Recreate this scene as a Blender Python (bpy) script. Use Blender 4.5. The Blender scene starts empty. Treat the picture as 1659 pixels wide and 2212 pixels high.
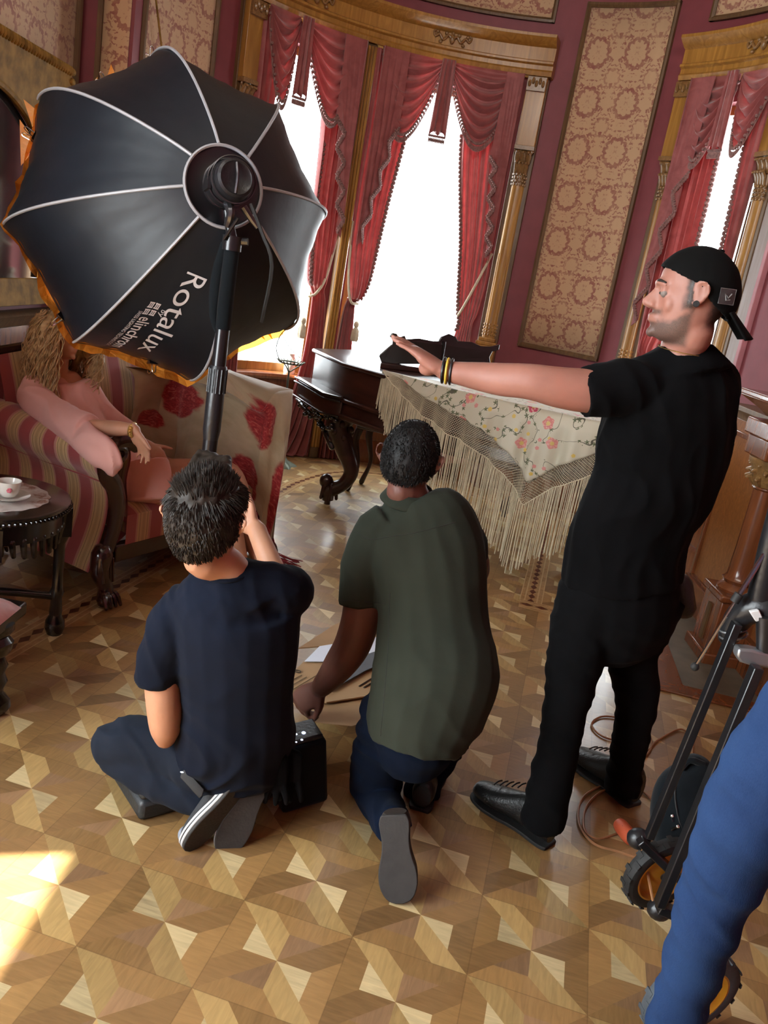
import bpy, math, random
import numpy as np
from mathutils import Vector, Matrix, Euler, noise as mnoise
random.seed(7)
PI = math.pi
scene = bpy.context.scene
COL = scene.collection
# ---------------------------------------------------------------- camera
HC = 1.65                      # eye height of the photographer
FPX, IW, IH = 1800.0, 1659.0, 2212.0
R3 = Matrix(((0.98538211, -0.17035874, 0.0), (0.04655087, 0.26925765, -0.96194248), (0.16387531, 0.94788091, 0.27325202)))
cam_d = bpy.data.cameras.new('camera'); cam = bpy.data.objects.new('camera', cam_d); COL.objects.link(cam)
cam_d.sensor_fit = 'HORIZONTAL'; cam_d.sensor_width = 36.0; cam_d.lens = 36.0 * FPX / IW
cam_d.clip_start = 0.02; cam_d.clip_end = 200
cam.matrix_world = Matrix.Translation((0, 0, HC)) @ R3.to_4x4()
scene.camera = cam
# ---------------------------------------------------------------- exposure, sky, daylight
scene.view_settings.view_transform = 'Standard'; scene.view_settings.look = 'None'
scene.view_settings.exposure = 0.0; scene.view_settings.gamma = 1.0; scene.view_settings.use_curve_mapping = False
scene.cycles.use_denoising = True
scene.cycles.max_bounces = 8; scene.cycles.diffuse_bounces = 4; scene.cycles.glossy_bounces = 3
scene.cycles.transparent_max_bounces = 12; scene.cycles.sample_clamp_indirect = 6.0
scene.cycles.caustics_reflective = False; scene.cycles.caustics_refractive = False
SKY, SUN, WIN_L, ROOM_FILL = 15.0, 40.0, 84.0, 40.0
world = bpy.data.worlds.new('sky'); scene.world = world; world.use_nodes = True
_bg = world.node_tree.nodes['Background']; _bg.inputs[0].default_value = (0.93, 0.97, 1.0, 1); _bg.inputs[1].default_value = SKY
def lamp(name, kind, loc, direction, energy, color=(1, 1, 1), size=(1, 1), portal=False, angle=None, spread=None):
    d = bpy.data.lights.new(name, kind); o = bpy.data.objects.new(name, d); COL.objects.link(o)
    o.location = loc; o.rotation_euler = Vector(direction).to_track_quat('-Z', 'Y').to_euler()
    d.color = color
    if kind == 'AREA':
        d.shape = 'RECTANGLE'; d.size, d.size_y = size
        if portal: d.cycles.is_portal = True
        if spread: d.spread = spread
    if angle is not None: d.angle = angle
    d.energy = energy
    return o
# ---------------------------------------------------------------- geometry helpers
def V(*a): return Vector(a[0] if len(a) == 1 else a)
def ray(x, y): return R3 @ Vector((x - IW / 2, IH / 2 - y, -FPX))
def at(x, y, Y):               # point on the line of sight at ground distance Y
    d = ray(x, y); t = Y / d.y
    return Vector((d.x * t, Y, HC + d.z * t))
def fl(x, y, z=0.0):           # point on the line of sight at height z
    d = ray(x, y); t = (z - HC) / d.z
    return Vector((d.x * t, d.y * t, z))
WCX, WCY, WR = 0.15, 5.35, 2.05      # the round bay of the room
def wp(phi, z, inset=0.0):
    a = math.radians(phi); r = WR - inset
    return Vector((WCX + r * math.sin(a), WCY + r * math.cos(a), z))
def ow(x, y, inset=0.0):       # (angle, height) where the line of sight meets the round wall
    d = ray(x, y); r = WR - inset
    a = d.x ** 2 + d.y ** 2; b = -2 * (d.x * WCX + d.y * WCY); c = WCX ** 2 + WCY ** 2 - r * r
    t = (-b + math.sqrt(max(b * b - 4 * a * c, 0))) / (2 * a)
    return math.degrees(math.atan2(d.x * t - WCX, d.y * t - WCY)), HC + d.z * t

def lerp(a, b, t): return a + (b - a) * t
def catmull(pts, n):
    """n samples per span through pts (tuples or Vectors)"""
    P = [np.array(p, float) for p in pts]; out = []
    if len(P) == 2: return [P[0] + (P[1] - P[0]) * i / n for i in range(n + 1)]
    for i in range(len(P) - 1):
        p0 = P[i - 1] if i else 2 * P[0] - P[1]; p1, p2 = P[i], P[i + 1]
        p3 = P[i + 2] if i + 2 < len(P) else 2 * P[-1] - P[-2]
        for k in range(n):
            t = k / n
            out.append(0.5 * ((2 * p1) + (-p0 + p2) * t + (2 * p0 - 5 * p1 + 4 * p2 - p3) * t * t + (-p0 + 3 * p1 - 3 * p2 + p3) * t ** 3))
    out.append(P[-1]); return out

class MB:
    def __init__(s): s.v = []; s.f = []; s.uv = {}
    def add(s, vs, fs, uvs=None):
        o = len(s.v); s.v += [tuple(v) for v in vs]
        for i, f in enumerate(fs):
            s.f.append(tuple(o + k for k in f))
            if uvs: s.uv[len(s.f) - 1] = [uvs[k] for k in f]
        return s
    def box(s, c, size, rot=None, tap=1.0):
        m = rot.to_matrix() if isinstance(rot, Euler) else (rot or Matrix.Identity(3)); c = Vector(c); x, y, z = (k / 2 for k in size)
        vs = [c + m @ Vector((sx * x * (tap if sz > 0 else 1), sy * y * (tap if sz > 0 else 1), sz * z)) for sz in (-1, 1) for sx, sy in ((-1, -1), (1, -1), (1, 1), (-1, 1))]
        return s.add(vs, [(3, 2, 1, 0), (4, 5, 6, 7), (0, 1, 5, 4), (1, 2, 6, 5), (2, 3, 7, 6), (3, 0, 4, 7)])
    def rings(s, rings, closed=True, caps=True, uv=False):
        """join successive rings of equal length"""
        n = len(rings[0]); vs = [p for r in rings for p in r]; fs = []; m = n if closed else n - 1; uvs = None
        for i in range(len(rings) - 1):
            for j in range(m):
                k = (j + 1) % n
                fs.append((i * n + j, i * n + k, (i + 1) * n + k, (i + 1) * n + j))
        if caps and closed:
            fs.append(tuple(range(n - 1, -1, -1))); b = (len(rings) - 1) * n; fs.append(tuple(range(b, b + n)))
        if uv: uvs = [(j / (n - 1 if not closed else n), i / (len(rings) - 1)) for i in range(len(rings)) for j in range(n)]
        return s.add(vs, fs, uvs)
    def tube(s, pts, rad, n=12, width=None, dome=False, smooth=0, closed=False):
        """sweep an ellipse; rad = number or list of numbers / (a, b); width = direction of the a axis"""
        if smooth:
            R = rad if isinstance(rad, (list, tuple)) else [rad] * len(pts)
            R = [(r if isinstance(r, (list, tuple)) else (r, r)) for r in R]
            Q = catmull([tuple(p) + tuple(r) for p, r in zip(pts, R)], smooth)
            pts = [Vector(q[:3]) for q in Q]; rad = [(max(q[3], .0005), max(q[4], .0005)) for q in Q]
        pts = [Vector(p) for p in pts]; N = len(pts)
        R = rad if isinstance(rad, (list, tuple)) else [rad] * N
        R = [(r if isinstance(r, (list, tuple)) else (r, r)) for r in R]
        rings = []; prev = Vector(width) if width is not None else None
        for i, p in enumerate(pts):
            t = (pts[(i + 1) % N] - pts[i - 1]) if closed else (pts[min(i + 1, N - 1)] - pts[max(i - 1, 0)])
            if t.length < 1e-9: t = Vector((0, 0, 1))
            t.normalize()
            a = prev if prev is not None else (Vector((0, 0, 1)) if abs(t.z) < .9 else Vector((1, 0, 0)))
            a = a - t * a.dot(t)
            if a.length < 1e-6: a = t.orthogonal()
            a.normalize(); prev = a if width is None else Vector(width); b = t.cross(a)
            def ring(c, k): return [c + a * (R[i][0] * k * math.cos(2 * PI * j / n)) + b * (R[i][1] * k * math.sin(2 * PI * j / n)) for j in range(n)]
            if dome and i == 0:
                for q in (.35, .75): rings.append(ring(p - t * min(R[i]) * math.sqrt(1 - q * q), q))
            rings.append(ring(p, 1))
            if dome and i == N - 1:
                for q in (.75, .35): rings.append(ring(p + t * min(R[i]) * math.sqrt(1 - q * q), q))
        if closed: rings.append(rings[0]); return s.rings(rings, caps=False)
        return s.rings(rings)
    def ball(s, c, r, n=14, m=9, rot=None):
        r = (r, r, r) if isinstance(r, (int, float)) else r; M = rot or Matrix.Identity(3); c = Vector(c); rg = []
        for i in range(m + 1):
            a = PI * (i + .02) / (m + .04)
            rg.append([c + M @ Vector((r[0] * math.sin(a) * math.cos(2 * PI * j / n), r[1] * math.sin(a) * math.sin(2 * PI * j / n), -r[2] * math.cos(a))) for j in range(n)])
        return s.rings(rg)
    def lathe(s, prof, c=(0, 0, 0), n=24, rot=None, wob=None):
        M = rot or Matrix.Identity(3); c = Vector(c)
        return s.rings([[c + M @ Vector((r * (wob(2 * PI * j / n, z) if wob else 1) * math.cos(2 * PI * j / n), r * (wob(2 * PI * j / n, z) if wob else 1) * math.sin(2 * PI * j / n), z)) for j in range(n)] for r, z in prof])
    def prism(s, poly, vec):
        poly = [Vector(p) for p in poly]; vec = Vector(vec); n = len(poly)
        return s.add(poly + [p + vec for p in poly], [tuple(range(n - 1, -1, -1)), tuple(range(n, 2 * n))] + [(i, (i + 1) % n, n + (i + 1) % n, n + i) for i in range(n)])
    def grid(s, fn, nu, nv, uvfn=None, closed_u=False):
        vs = [fn(i / nu, j / nv) for j in range(nv + 1) for i in range(nu + 1)]
        uvs = [(uvfn(i / nu, j / nv) if uvfn else (i / nu, j / nv)) for j in range(nv + 1) for i in range(nu + 1)]
        fs = [(j * (nu + 1) + i, j * (nu + 1) + i + 1, (j + 1) * (nu + 1) + i + 1, (j + 1) * (nu + 1) + i) for j in range(nv) for i in range(nu)]
        return s.add(vs, fs, uvs)
    def arc(s, prof, p0, p1, step=2.0, uv=True):
        """sweep a closed (inset, z) profile round the bay from angle p0 to p1"""
        n = max(2, int(abs(p1 - p0) / step)); rg = [[wp(lerp(p0, p1, i / n), z, ins) for ins, z in prof] for i in range(n + 1)]
        return s.rings(rg)
    def mesh(s, name):
        me = bpy.data.meshes.new(name); me.from_pydata(s.v, [], s.f)
        if s.uv:
            l = me.uv_layers.new(name='UVMap')
            for p in me.polygons:
                u = s.uv.get(p.index)
                if u:
                    for k, li in enumerate(p.loop_indices): l.data[li].uv = u[k]
        me.update(); return me

def tag(o, label=None, cat=None, group=None, kind=None):
    if label: o['label'] = label
    if cat: o['category'] = cat
    if group: o['group'] = group
    if kind: o['kind'] = kind
    return o
def link(name, me, mat, parent=None, smooth=True, bevel=0, solid=0, sub=0):
    o = bpy.data.objects.new(name, me); COL.objects.link(o)
    for m in (mat if isinstance(mat, (list, tuple)) else [mat]): me.materials.append(m)
    if smooth:
        for p in me.polygons: p.use_smooth = True
        try: me.set_sharp_from_angle(angle=math.radians(42))
        except Exception: pass
    if parent is not None:
        o.parent = parent; o.matrix_parent_inverse = parent.matrix_basis.inverted()
    if solid:
        m = o.modifiers.new('thick', 'SOLIDIFY'); m.thickness = solid; m.offset = 0
    if bevel:
        m = o.modifiers.new('bevel', 'BEVEL'); m.width = bevel; m.segments = 2; m.limit_method = 'ANGLE'; m.angle_limit = math.radians(40)
    if sub:
        m = o.modifiers.new('sub', 'SUBSURF'); m.levels = sub; m.render_levels = sub
    return o
def obj(name, mb, mat, parent=None, **k): return link(name, mb.mesh(name), mat, parent, **k)
def root(name, loc, label, cat, group=None, rotz=0):
    o = bpy.data.objects.new(name, None); COL.objects.link(o); o.location = loc; o.rotation_euler = (0, 0, rotz)
    o.empty_display_size = .1
    return tag(o, label, cat, group)
def struct(name, mb, mat, **k): return tag(obj(name, mb, mat, **k), kind='structure')
def copy_tree(o, parent=None):
    c = o.copy(); COL.objects.link(c); c.parent = parent
    for ch in list(o.children): copy_tree(ch, c)
    return c
def remesh(mb, voxel=.006, it=4, disp=None, fac=.5):
    """union of overlapping closed shapes as one smooth skin"""
    me = mb.mesh('tmp'); o = bpy.data.objects.new('tmp', me); COL.objects.link(o)
    m = o.modifiers.new('r', 'REMESH'); m.mode = 'VOXEL'; m.voxel_size = voxel; m.use_smooth_shade = True
    if it:
        m = o.modifiers.new('s', 'SMOOTH'); m.factor = fac; m.iterations = it
    dg = bpy.context.evaluated_depsgraph_get(); dg.update()
    out = bpy.data.meshes.new_from_object(o.evaluated_get(dg)); bpy.data.objects.remove(o); bpy.data.meshes.remove(me)
    out.materials.clear()
    if disp:
        nr = [v.normal.copy() for v in out.vertices]
        for v, n in zip(out.vertices, nr): v.co = v.co + disp(v.co, n)
        out.update()
    return out
# ---------------------------------------------------------------- node helpers
class E:
    """tiny expression builder for Math nodes"""
    nt = None
    def __init__(s, k): s.k = k
    @staticmethod
    def op(o, *a):
        n = E.nt.nodes.new('ShaderNodeMath'); n.operation = o
        for i, x in enumerate(a):
            if isinstance(x, E): E.nt.links.new(x.k, n.inputs[i])
            else: n.inputs[i].default_value = float(x)
        return E(n.outputs[0])
    def __add__(s, o): return E.op('ADD', s, o)
    __radd__ = __add__
    def __sub__(s, o): return E.op('SUBTRACT', s, o)
    def __rsub__(s, o): return E.op('SUBTRACT', o, s)
    def __mul__(s, o): return E.op('MULTIPLY', s, o)
    __rmul__ = __mul__
    def __truediv__(s, o): return E.op('DIVIDE', s, o)
    def __gt__(s, o): return E.op('GREATER_THAN', s, o)
    def __lt__(s, o): return E.op('LESS_THAN', s, o)
    def __neg__(s): return E.op('MULTIPLY', s, -1)
def F1(o): return lambda *a: E.op(o, *a)
fract, floor_, abs_, min_, max_, sin_, cos_, sqrt_, atan2_, pow_ = (F1(k) for k in ('FRACT', 'FLOOR', 'ABSOLUTE', 'MINIMUM', 'MAXIMUM', 'SINE', 'COSINE', 'SQRT', 'ARCTAN2', 'POWER'))
def sstep(x, a, b):
    n = E.nt.nodes.new('ShaderNodeMapRange'); n.interpolation_type = 'SMOOTHSTEP'; E.nt.links.new(x.k, n.inputs[0]); n.inputs[1].default_value = a; n.inputs[2].default_value = b
    return E(n.outputs[0])
def newmat(name, rough=.5, metal=0.0, spec=.5, coat=0.0, **kw):
    m = bpy.data.materials.new(name); m.use_nodes = True; b = m.node_tree.nodes['Principled BSDF']; E.nt = m.node_tree
    b.inputs['Roughness'].default_value = rough; b.inputs['Metallic'].default_value = metal; b.inputs['Specular IOR Level'].default_value = spec
    b.inputs['Coat Weight'].default_value = coat; b.inputs['Coat Roughness'].default_value = .15
    for k, v in kw.items(): b.inputs[k.replace('_', ' ')].default_value = v
    return m, m.node_tree, b
def coords(kind='Object', scale=(1, 1, 1), rotz=0.0):
    nt = E.nt; t = nt.nodes.new('ShaderNodeTexCoord'); mp = nt.nodes.new('ShaderNodeMapping'); mp.inputs['Scale'].default_value = scale; mp.inputs['Rotation'].default_value = (0, 0, rotz)
    nt.links.new(t.outputs[kind], mp.inputs[0]); return mp.outputs[0]
def sep(vec):
    n = E.nt.nodes.new('ShaderNodeSeparateXYZ'); E.nt.links.new(vec, n.inputs[0]); return E(n.outputs[0]), E(n.outputs[1]), E(n.outputs[2])
def comb(x, y, z=0.0):
    n = E.nt.nodes.new('ShaderNodeCombineXYZ')
    for i, a in enumerate((x, y, z)):
        if isinstance(a, E): E.nt.links.new(a.k, n.inputs[i])
        else: n.inputs[i].default_value = a
    return n.outputs[0]
def noise_(vec, scale, detail=3, dist=0.0, rough=.5):
    n = E.nt.nodes.new('ShaderNodeTexNoise'); n.inputs['Scale'].default_value = scale; n.inputs['Detail'].default_value = detail; n.inputs['Distortion'].default_value = dist; n.inputs['Roughness'].default_value = rough
    if vec is not None: E.nt.links.new(vec, n.inputs['Vector'])
    return E(n.outputs['Fac'])
def white(vec):
    n = E.nt.nodes.new('ShaderNodeTexWhiteNoise'); n.noise_dimensions = '3D'; E.nt.links.new(vec, n.inputs[0]); return E(n.outputs[0])
def ramp(x, stops, interp='LINEAR'):
    n = E.nt.nodes.new('ShaderNodeValToRGB'); cr = n.color_ramp; cr.interpolation = interp
    while len(cr.elements) < len(stops): cr.elements.new(.5)
    for e, (p, c) in zip(cr.elements, stops): e.position = p; e.color = tuple(c) + (1,)
    E.nt.links.new(x.k, n.inputs[0]); return n.outputs[0]
def mixc(f, a, b, mode='MIX'):
    n = E.nt.nodes.new('ShaderNodeMix'); n.data_type = 'RGBA'; n.blend_type = mode
    if isinstance(f, E): E.nt.links.new(f.k, n.inputs[0])
    else: n.inputs[0].default_value = f
    for s, c in ((6, a), (7, b)):
        if isinstance(c, tuple): n.inputs[s].default_value = c + (1,) if len(c) == 3 else c
        else: E.nt.links.new(c, n.inputs[s])
    return n.outputs[2]
def bump(b, h, strength=.3, dist=.01):
    n = E.nt.nodes.new('ShaderNodeBump'); n.inputs['Strength'].default_value = strength; n.inputs['Distance'].default_value = dist
    E.nt.links.new(h.k if isinstance(h, E) else h, n.inputs['Height']); E.nt.links.new(n.outputs[0], b.inputs['Normal'])
def setc(b, c): E.nt.links.new(c, b.inputs['Base Color'])
def plain(name, col, rough=.5, metal=0.0, var=.15, nscale=8, bs=.15, bscale=60, stretch=(1, 1, 1), coat=0.0, spec=.5, **kw):
    m, nt, b = newmat(name, rough, metal, spec, coat, **kw); v = coords('Object', stretch)
    n = noise_(v, nscale, 4); lo = tuple(max(0, c * (1 - var)) for c in col); hi = tuple(min(1, c * (1 + var)) for c in col)
    setc(b, ramp(n, [(.3, lo), (.7, hi)]))
    if bs: bump(b, noise_(v, bscale, 3), bs, .004)
    return m
def wood(name, dark, light, rough=.35, scale=3.0, coat=.3, stretch=(6, 6, .6), burl=0):
    m, nt, b = newmat(name, rough, 0, .5, coat); v = coords('Object', stretch)
    n = noise_(v, scale, 6, 2.0 if not burl else 5.0, .6)
    setc(b, ramp(n, [(.25, dark), (.55, tuple((a + c) / 2 for a, c in zip(dark, light))), (.75, light)]))
    bump(b, n, .08, .003); return m
def cloth(name, col, rough=.9, var=.2, weave=900, bs=.2, sheen=.3, nscale=5):
    m, nt, b = newmat(name, rough, 0, .05, 0, Sheen_Weight=sheen * .25); v = coords('Object')
    n = noise_(v, nscale, 4); lo = tuple(c * (1 - var) for c in col); hi = tuple(min(1, c * (1 + var)) for c in col)
    setc(b, ramp(n, [(.3, lo), (.7, hi)])); bump(b, noise_(v, weave, 1) * .4 + noise_(v, 35, 3), bs, .003); return m
# ---------------------------------------------------------------- surfaces
def parquet_mat():
    m, nt, b = newmat('star_parquet', .3, 0, .5, .25); x, y, z = sep(coords('Object'))
    th = math.radians(-11.497); cs, sn = math.cos(th), math.sin(th); S = .30404
    X = x + .66778; Y = y - 1.7833
    U = (X * cs + Y * sn) * (1 / S) + .5; W = (Y * cs - X * sn) * (-1 / S) + .5
    tx, ty = floor_(U), floor_(W); p = fract(U) - .5; q = fract(W) - .5
    # wedge 0 far, 1 right, 2 near, 3 left; rotate each on to wedge 0 (q < 0, |p| < -q)
    w0 = (abs_(p) < (-q)); w2 = (abs_(p) < q); side = 1 - w0 - w2; w1 = side * (p > 0); w3 = side * (p < 0)
    rx = w0 * p + w2 * (-p) + w1 * q + w3 * (-q)
    h = w0 * (-q) + w2 * q + w1 * p + w3 * (-p)
    out = (h > .3) * (rx > (.3 - h)); pet = (1 - out) * (rx < 0); tri = 1 - out - pet
    kk = w1 * 1 + w2 * 2 + w3 * 3; par = w1 + w3
    # outer pieces continue over the tile seam: hash them per tile and wedge
    rnd = white(comb(tx + 7.3, ty + 3.1, kk * 4 + out + pet * 2 + .5)); rt = white(comb(tx, ty, 9.0))
    c_tri = mixc(par, (.36, .205, .10), (.68, .53, .28)); c_pet = mixc(par, (.50, .325, .125), (.30, .165, .062)); c_out = (.375, .21, .076)
    c = mixc(tri, mixc(pet, c_out, c_pet), c_tri)
    v = coords('Object', (1, 1, 1), math.radians(11.5))
    # grain: fine streaks in two directions depending on the wedge
    mpa = nt.nodes.new('ShaderNodeMapping'); mpa.inputs['Scale'].default_value = (7, 55, 1); nt.links.new(v, mpa.inputs[0])
    mpb = nt.nodes.new('ShaderNodeMapping'); mpb.inputs['Scale'].default_value = (55, 7, 1); nt.links.new(v, mpb.inputs[0])
    g1 = noise_(mpa.outputs[0], 1.6, 4, 1.0); g2 = noise_(mpb.outputs[0], 1.6, 4, 1.0)
    g = par * g1 + (1 - par) * g2
    val = .62 + rnd * .42 + (g - .5) * .55 + (rt - .5) * .12
    hs = nt.nodes.new('ShaderNodeHueSaturation'); nt.links.new(c, hs.inputs['Color']); nt.links.new(val.k, hs.inputs['Value']); hs.inputs['Saturation'].default_value = 1.0
    wear = noise_(coords('Object'), 1.3, 5, .5)
    c2 = mixc(sstep(wear, .45, .75) * .3, hs.outputs[0], (.30, .17, .075))
    seam = 1 - sstep(min_(.5 - abs_(p), .5 - abs_(q)), .0, .008) * 1
    setc(b, mixc(seam * .45, c2, (.10, .05, .02)))
    E.nt.links.new((.34 + sstep(wear, .35, .7) * .16).k, b.inputs['Roughness'])
    bump(b, g * .3 + rnd * .4, .05, .002); return m
def damask_mat(name, base, fig):
    m, nt, b = newmat(name, .75, 0, .2, 0, Sheen_Weight=.2); x, y, z = sep(coords('UV'))
    n1 = noise_(coords('UV'), 26, 3) - .5; n2 = noise_(coords('UV'), 55, 3) - .5
    A, B = .31, .35
    X = x + n1 * .018; Y = y + n2 * .02
    def ring(ox, oy, k, r0, sc, wd):
        u = (fract((X + ox) * (1 / A)) - .5) * A; v = (fract((Y + oy) * (1 / B)) - .5) * B
        r = sqrt_(u * u * 1.1 + v * v * .85); th = atan2_(u, v)
        lob = abs_(sin_(th * k)) * sc
        return r, th, u, v, (abs_(r - r0 - lob) < (wd + (n2 * .04)))
    r, th, u, v, g1 = ring(0, 0, 5.5, .080, .016, .013)
    rb, tb, ub, vb, g2 = ring(A / 2, B / 2, 4, .050, .012, .007)
    blob = (noise_(comb(abs_(u) + .3, v + 2, 1.7), 34, 2, .8) > .56)
    ann = (r > .098) * (r < .150); f1 = blob * ann
    blob2 = (noise_(comb(abs_(ub) + 5.3, vb + 1, 0.7), 40, 2, .8) > .55); ann2 = (rb > .06) * (rb < .10); f2 = blob2 * ann2
    tri_ = (abs_(ub) < ((.085 - abs_(vb + .0)) * .35)) * (abs_(vb + .055) < .02)
    inner = (noise_(comb(abs_(u), v, 3.3), 60, 2) > .62) * (r < .05) * .5
    fig_m = min_(max_(max_(max_(g1, g2 * .6), max_(f1, f2)), max_(tri_, inner)), 1)
    wear = noise_(coords('UV', (1, .25, 1)), 9, 4)
    c = mixc(fig_m * (.78 + n1), base, fig); c = mixc(sstep(wear, .5, .8) * .35, c, tuple(min(1, k * 1.25) for k in base))
    setc(b, c); bump(b, fig_m * .4 + noise_(coords('UV'), 400, 1), .12, .002); return m
def border_mat():
    m, nt, b = newmat('inlaid_border', .3, 0, .5, .25); x, y, z = sep(coords('UV'))   # x along (m), y across 0..1
    t = fract(x * (1 / .085)) - .5; a = abs_(y - .5)
    dia = ((abs_(t) * 1.0 + a * 3.2) < .5); line = (abs_(a - .27) < .028) + (a > .46)
    g = noise_(coords('Object'), 30, 4, 1)
    base = ramp(g, [(.3, (.30, .16, .06)), (.7, (.46, .28, .12))])
    c = mixc(dia, base, (.10, .028, .012)); c = mixc(line, c, (.52, .36, .18)); setc(b, c); return m
def stripe_mat():
    """red and gold woven stripes, 16 cm repeat along UV x (metres)"""
    m, nt, b = newmat('red_gold_stripe', .55, 0, .35, 0, Sheen_Weight=.35); x, y, z = sep(coords('UV'))
    t = fract(x * (1 / .165)); R, Gc, Pk, Dk = (.30, .052, .055), (.50, .34, .16), (.44, .20, .16), (.12, .07, .03)
    c = ramp(t, [(0, R), (.36, Pk), (.42, Gc), (.50, Dk), (.515, Gc), (.60, (.40, .27, .12)), (.70, Gc), (.78, Dk), (.795, Gc), (.85, Pk), (.93, R)], 'CONSTANT')
    th = noise_(coords('UV', (400, 30, 1)), 1, 2)
    setc(b, mixc(th * .3, c, (.2, .05, .04))); bump(b, noise_(coords('UV'), 500, 1), .2, .002); return m
def shawl_mat():
    """ivory silk with embroidered flowers and trailing vines"""
    m, nt, b = newmat('embroidered_silk', .5, 0, .4, 0, Sheen_Weight=.3); x, y, z = sep(coords('UV'))
    base = (.54, .52, .41); v = coords('UV')
    def dots(sc, ox, r, jit=.3, pet=.10):
        X = x * sc + ox; Y = y * sc + ox * 1.7; i, j = floor_(X), floor_(Y)
        a = (fract(X) - .5 + (white(comb(i, j, 1.0 + ox)) - .5) * jit); d = (fract(Y) - .5 + (white(comb(i, j, 5.0 + ox)) - .5) * jit)
        th = atan2_(a, d); rr = sqrt_(a * a + d * d) * (1 + pet * sin_(th * 5)); return (rr < r), rr, white(comb(i, j, 8.0 + ox))
    d1, r1, h1 = dots(6.0, .2, .19, .5); d2, r2, h2 = dots(13.0, .37, .14, .5); d3, r3, h3 = dots(30.0, .61, .24, .6, .45)
    n = noise_(v, 7, 1, .25); vine = (abs_(n - .5) < .006) * ((y > -.02)) ; near = (abs_(n - .5) < .05)
    leaf = near * d3 * (h3 > .35); edge = (y > .02)
    c = mixc(vine, base, (.10, .10, .07)); c = mixc(leaf, c, (.10, .12, .06))
    fl2 = ramp(h2, [(0, (.50, .14, .14)), (.6, (.62, .46, .12)), (.75, (.60, .26, .24))], 'CONSTANT')
    c = mixc(d2 * (h2 > .62), c, fl2)
    pc = ramp(h1, [(0, (.56, .20, .18)), (.6, (.60, .24, .22)), (.85, (.45, .05, .10))], 'CONSTANT')
    pet = mixc(r1 > .07, (.60, .46, .16), mixc(noise_(v, 90, 2) > .55, pc, (.66, .36, .32)))
    c = mixc(d1 * (h1 > .4), c, pet); setc(b, c); bump(b, noise_(coords('UV', (60, 8, 1)), 1, 2), .15, .004); return m
def rose_shawl_mat():
    m, nt, b = newmat('rose_shawl', .7, 0, .3, 0, Sheen_Weight=.4); x, y, z = sep(coords('UV')); v = coords('UV')
    n = (noise_(v, 9, 4, .6) - .5) * .16
    def blob(cx, cy, rx, ry): u = (x - cx) * (1 / rx); w = (y - cy) * (1 / ry); return sqrt_(u * u + w * w) + n * 4
    r = min_(min_(blob(.30, .26, .15, .20), blob(.80, .16, .13, .20)), min_(blob(.98, .66, .07, .30), blob(.12, .55, .08, .1)))
    r = min_(r, min_(blob(.72, .72, .07, .22), blob(1.25, .40, .15, .25)))
    red = 1 - sstep(r, .86, 1.05); pet = noise_(v, 24, 4, 2.0)
    rc = ramp(pet, [(.35, (.22, .010, .016)), (.55, (.36, .03, .035)), (.7, (.50, .16, .12))])
    base = ramp(noise_(v, 5, 3), [(.3, (.34, .28, .17)), (.7, (.50, .43, .30))])
    setc(b, mixc(red, base, rc)); bump(b, noise_(v, 18, 3), .3, .01); return m
def gel_mat():
    m, nt, b = newmat('orange_gel', .18, 0, .8, .6, Sheen_Weight=0); n = noise_(coords('Object'), 14, 4, 1.5)
    setc(b, ramp(n, [(.3, (.85, .20, .015)), (.7, (1.0, .42, .06))])); bump(b, n, .8, .03)
    tr = nt.nodes.new('ShaderNodeBsdfTransparent'); tr.inputs[0].default_value = (1.0, .45, .06, 1)
    tl = nt.nodes.new('ShaderNodeBsdfTranslucent'); tl.inputs[0].default_value = (1.0, .38, .05, 1)
    m1 = nt.nodes.new('ShaderNodeMixShader'); m1.inputs[0].default_value = .5; nt.links.new(tr.outputs[0], m1.inputs[1]); nt.links.new(tl.outputs[0], m1.inputs[2])
    m2 = nt.nodes.new('ShaderNodeMixShader'); m2.inputs[0].default_value = .38; nt.links.new(m1.outputs[0], m2.inputs[1]); nt.links.new(b.outputs[0], m2.inputs[2])
    nt.links.new(m2.outputs[0], nt.nodes['Material Output'].inputs[0]); return m
def glass_mat():
    m, nt, b = newmat('window_glass', .02, 0, .5); b.inputs['Base Color'].default_value = (.9, .95, .95, 1)
    tr = nt.nodes.new('ShaderNodeBsdfTransparent'); tr.inputs[0].default_value = (.97, .99, .99, 1)
    m1 = nt.nodes.new('ShaderNodeMixShader'); m1.inputs[0].default_value = .06; nt.links.new(tr.outputs[0], m1.inputs[1]); nt.links.new(b.outputs[0], m1.inputs[2])
    nt.links.new(m1.outputs[0], nt.nodes['Material Output'].inputs[0]); return m
def curtain_mat():
    m, nt, b = newmat('rose_damask_curtain', .5, 0, .3, 0, Sheen_Weight=.5); v = coords('Object')
    n = noise_(v, 9, 4, 1.2); c = ramp(n, [(.3, (.25, .060, .060)), (.7, (.37, .105, .10))]); setc(b, c)
    bump(b, noise_(v, 30, 3), .25, .004)
    tl = nt.nodes.new('ShaderNodeBsdfTranslucent'); nt.links.new(mixc(1.0, c, (1.0, .35, .35), 'MULTIPLY'), tl.inputs[0])
    m1 = nt.nodes.new('ShaderNodeMixShader'); m1.inputs[0].default_value = .15; nt.links.new(b.outputs[0], m1.inputs[1]); nt.links.new(tl.outputs[0], m1.inputs[2])
    nt.links.new(m1.outputs[0], nt.nodes['Material Output'].inputs[0]); return m
def denim_mat():
    m, nt, b = newmat('blue_denim', .85, 0, .08); v = coords('Object'); n = noise_(v, 7, 4); tw = noise_(coords('Object', (1, 1, .3)), 700, 1)
    setc(b, mixc(tw * .3, ramp(n, [(.3, (.007, .020, .070)), (.7, (.014, .038, .110))]), (.05, .085, .17))); bump(b, tw + noise_(v, 25, 3), .25, .002); return m
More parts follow.
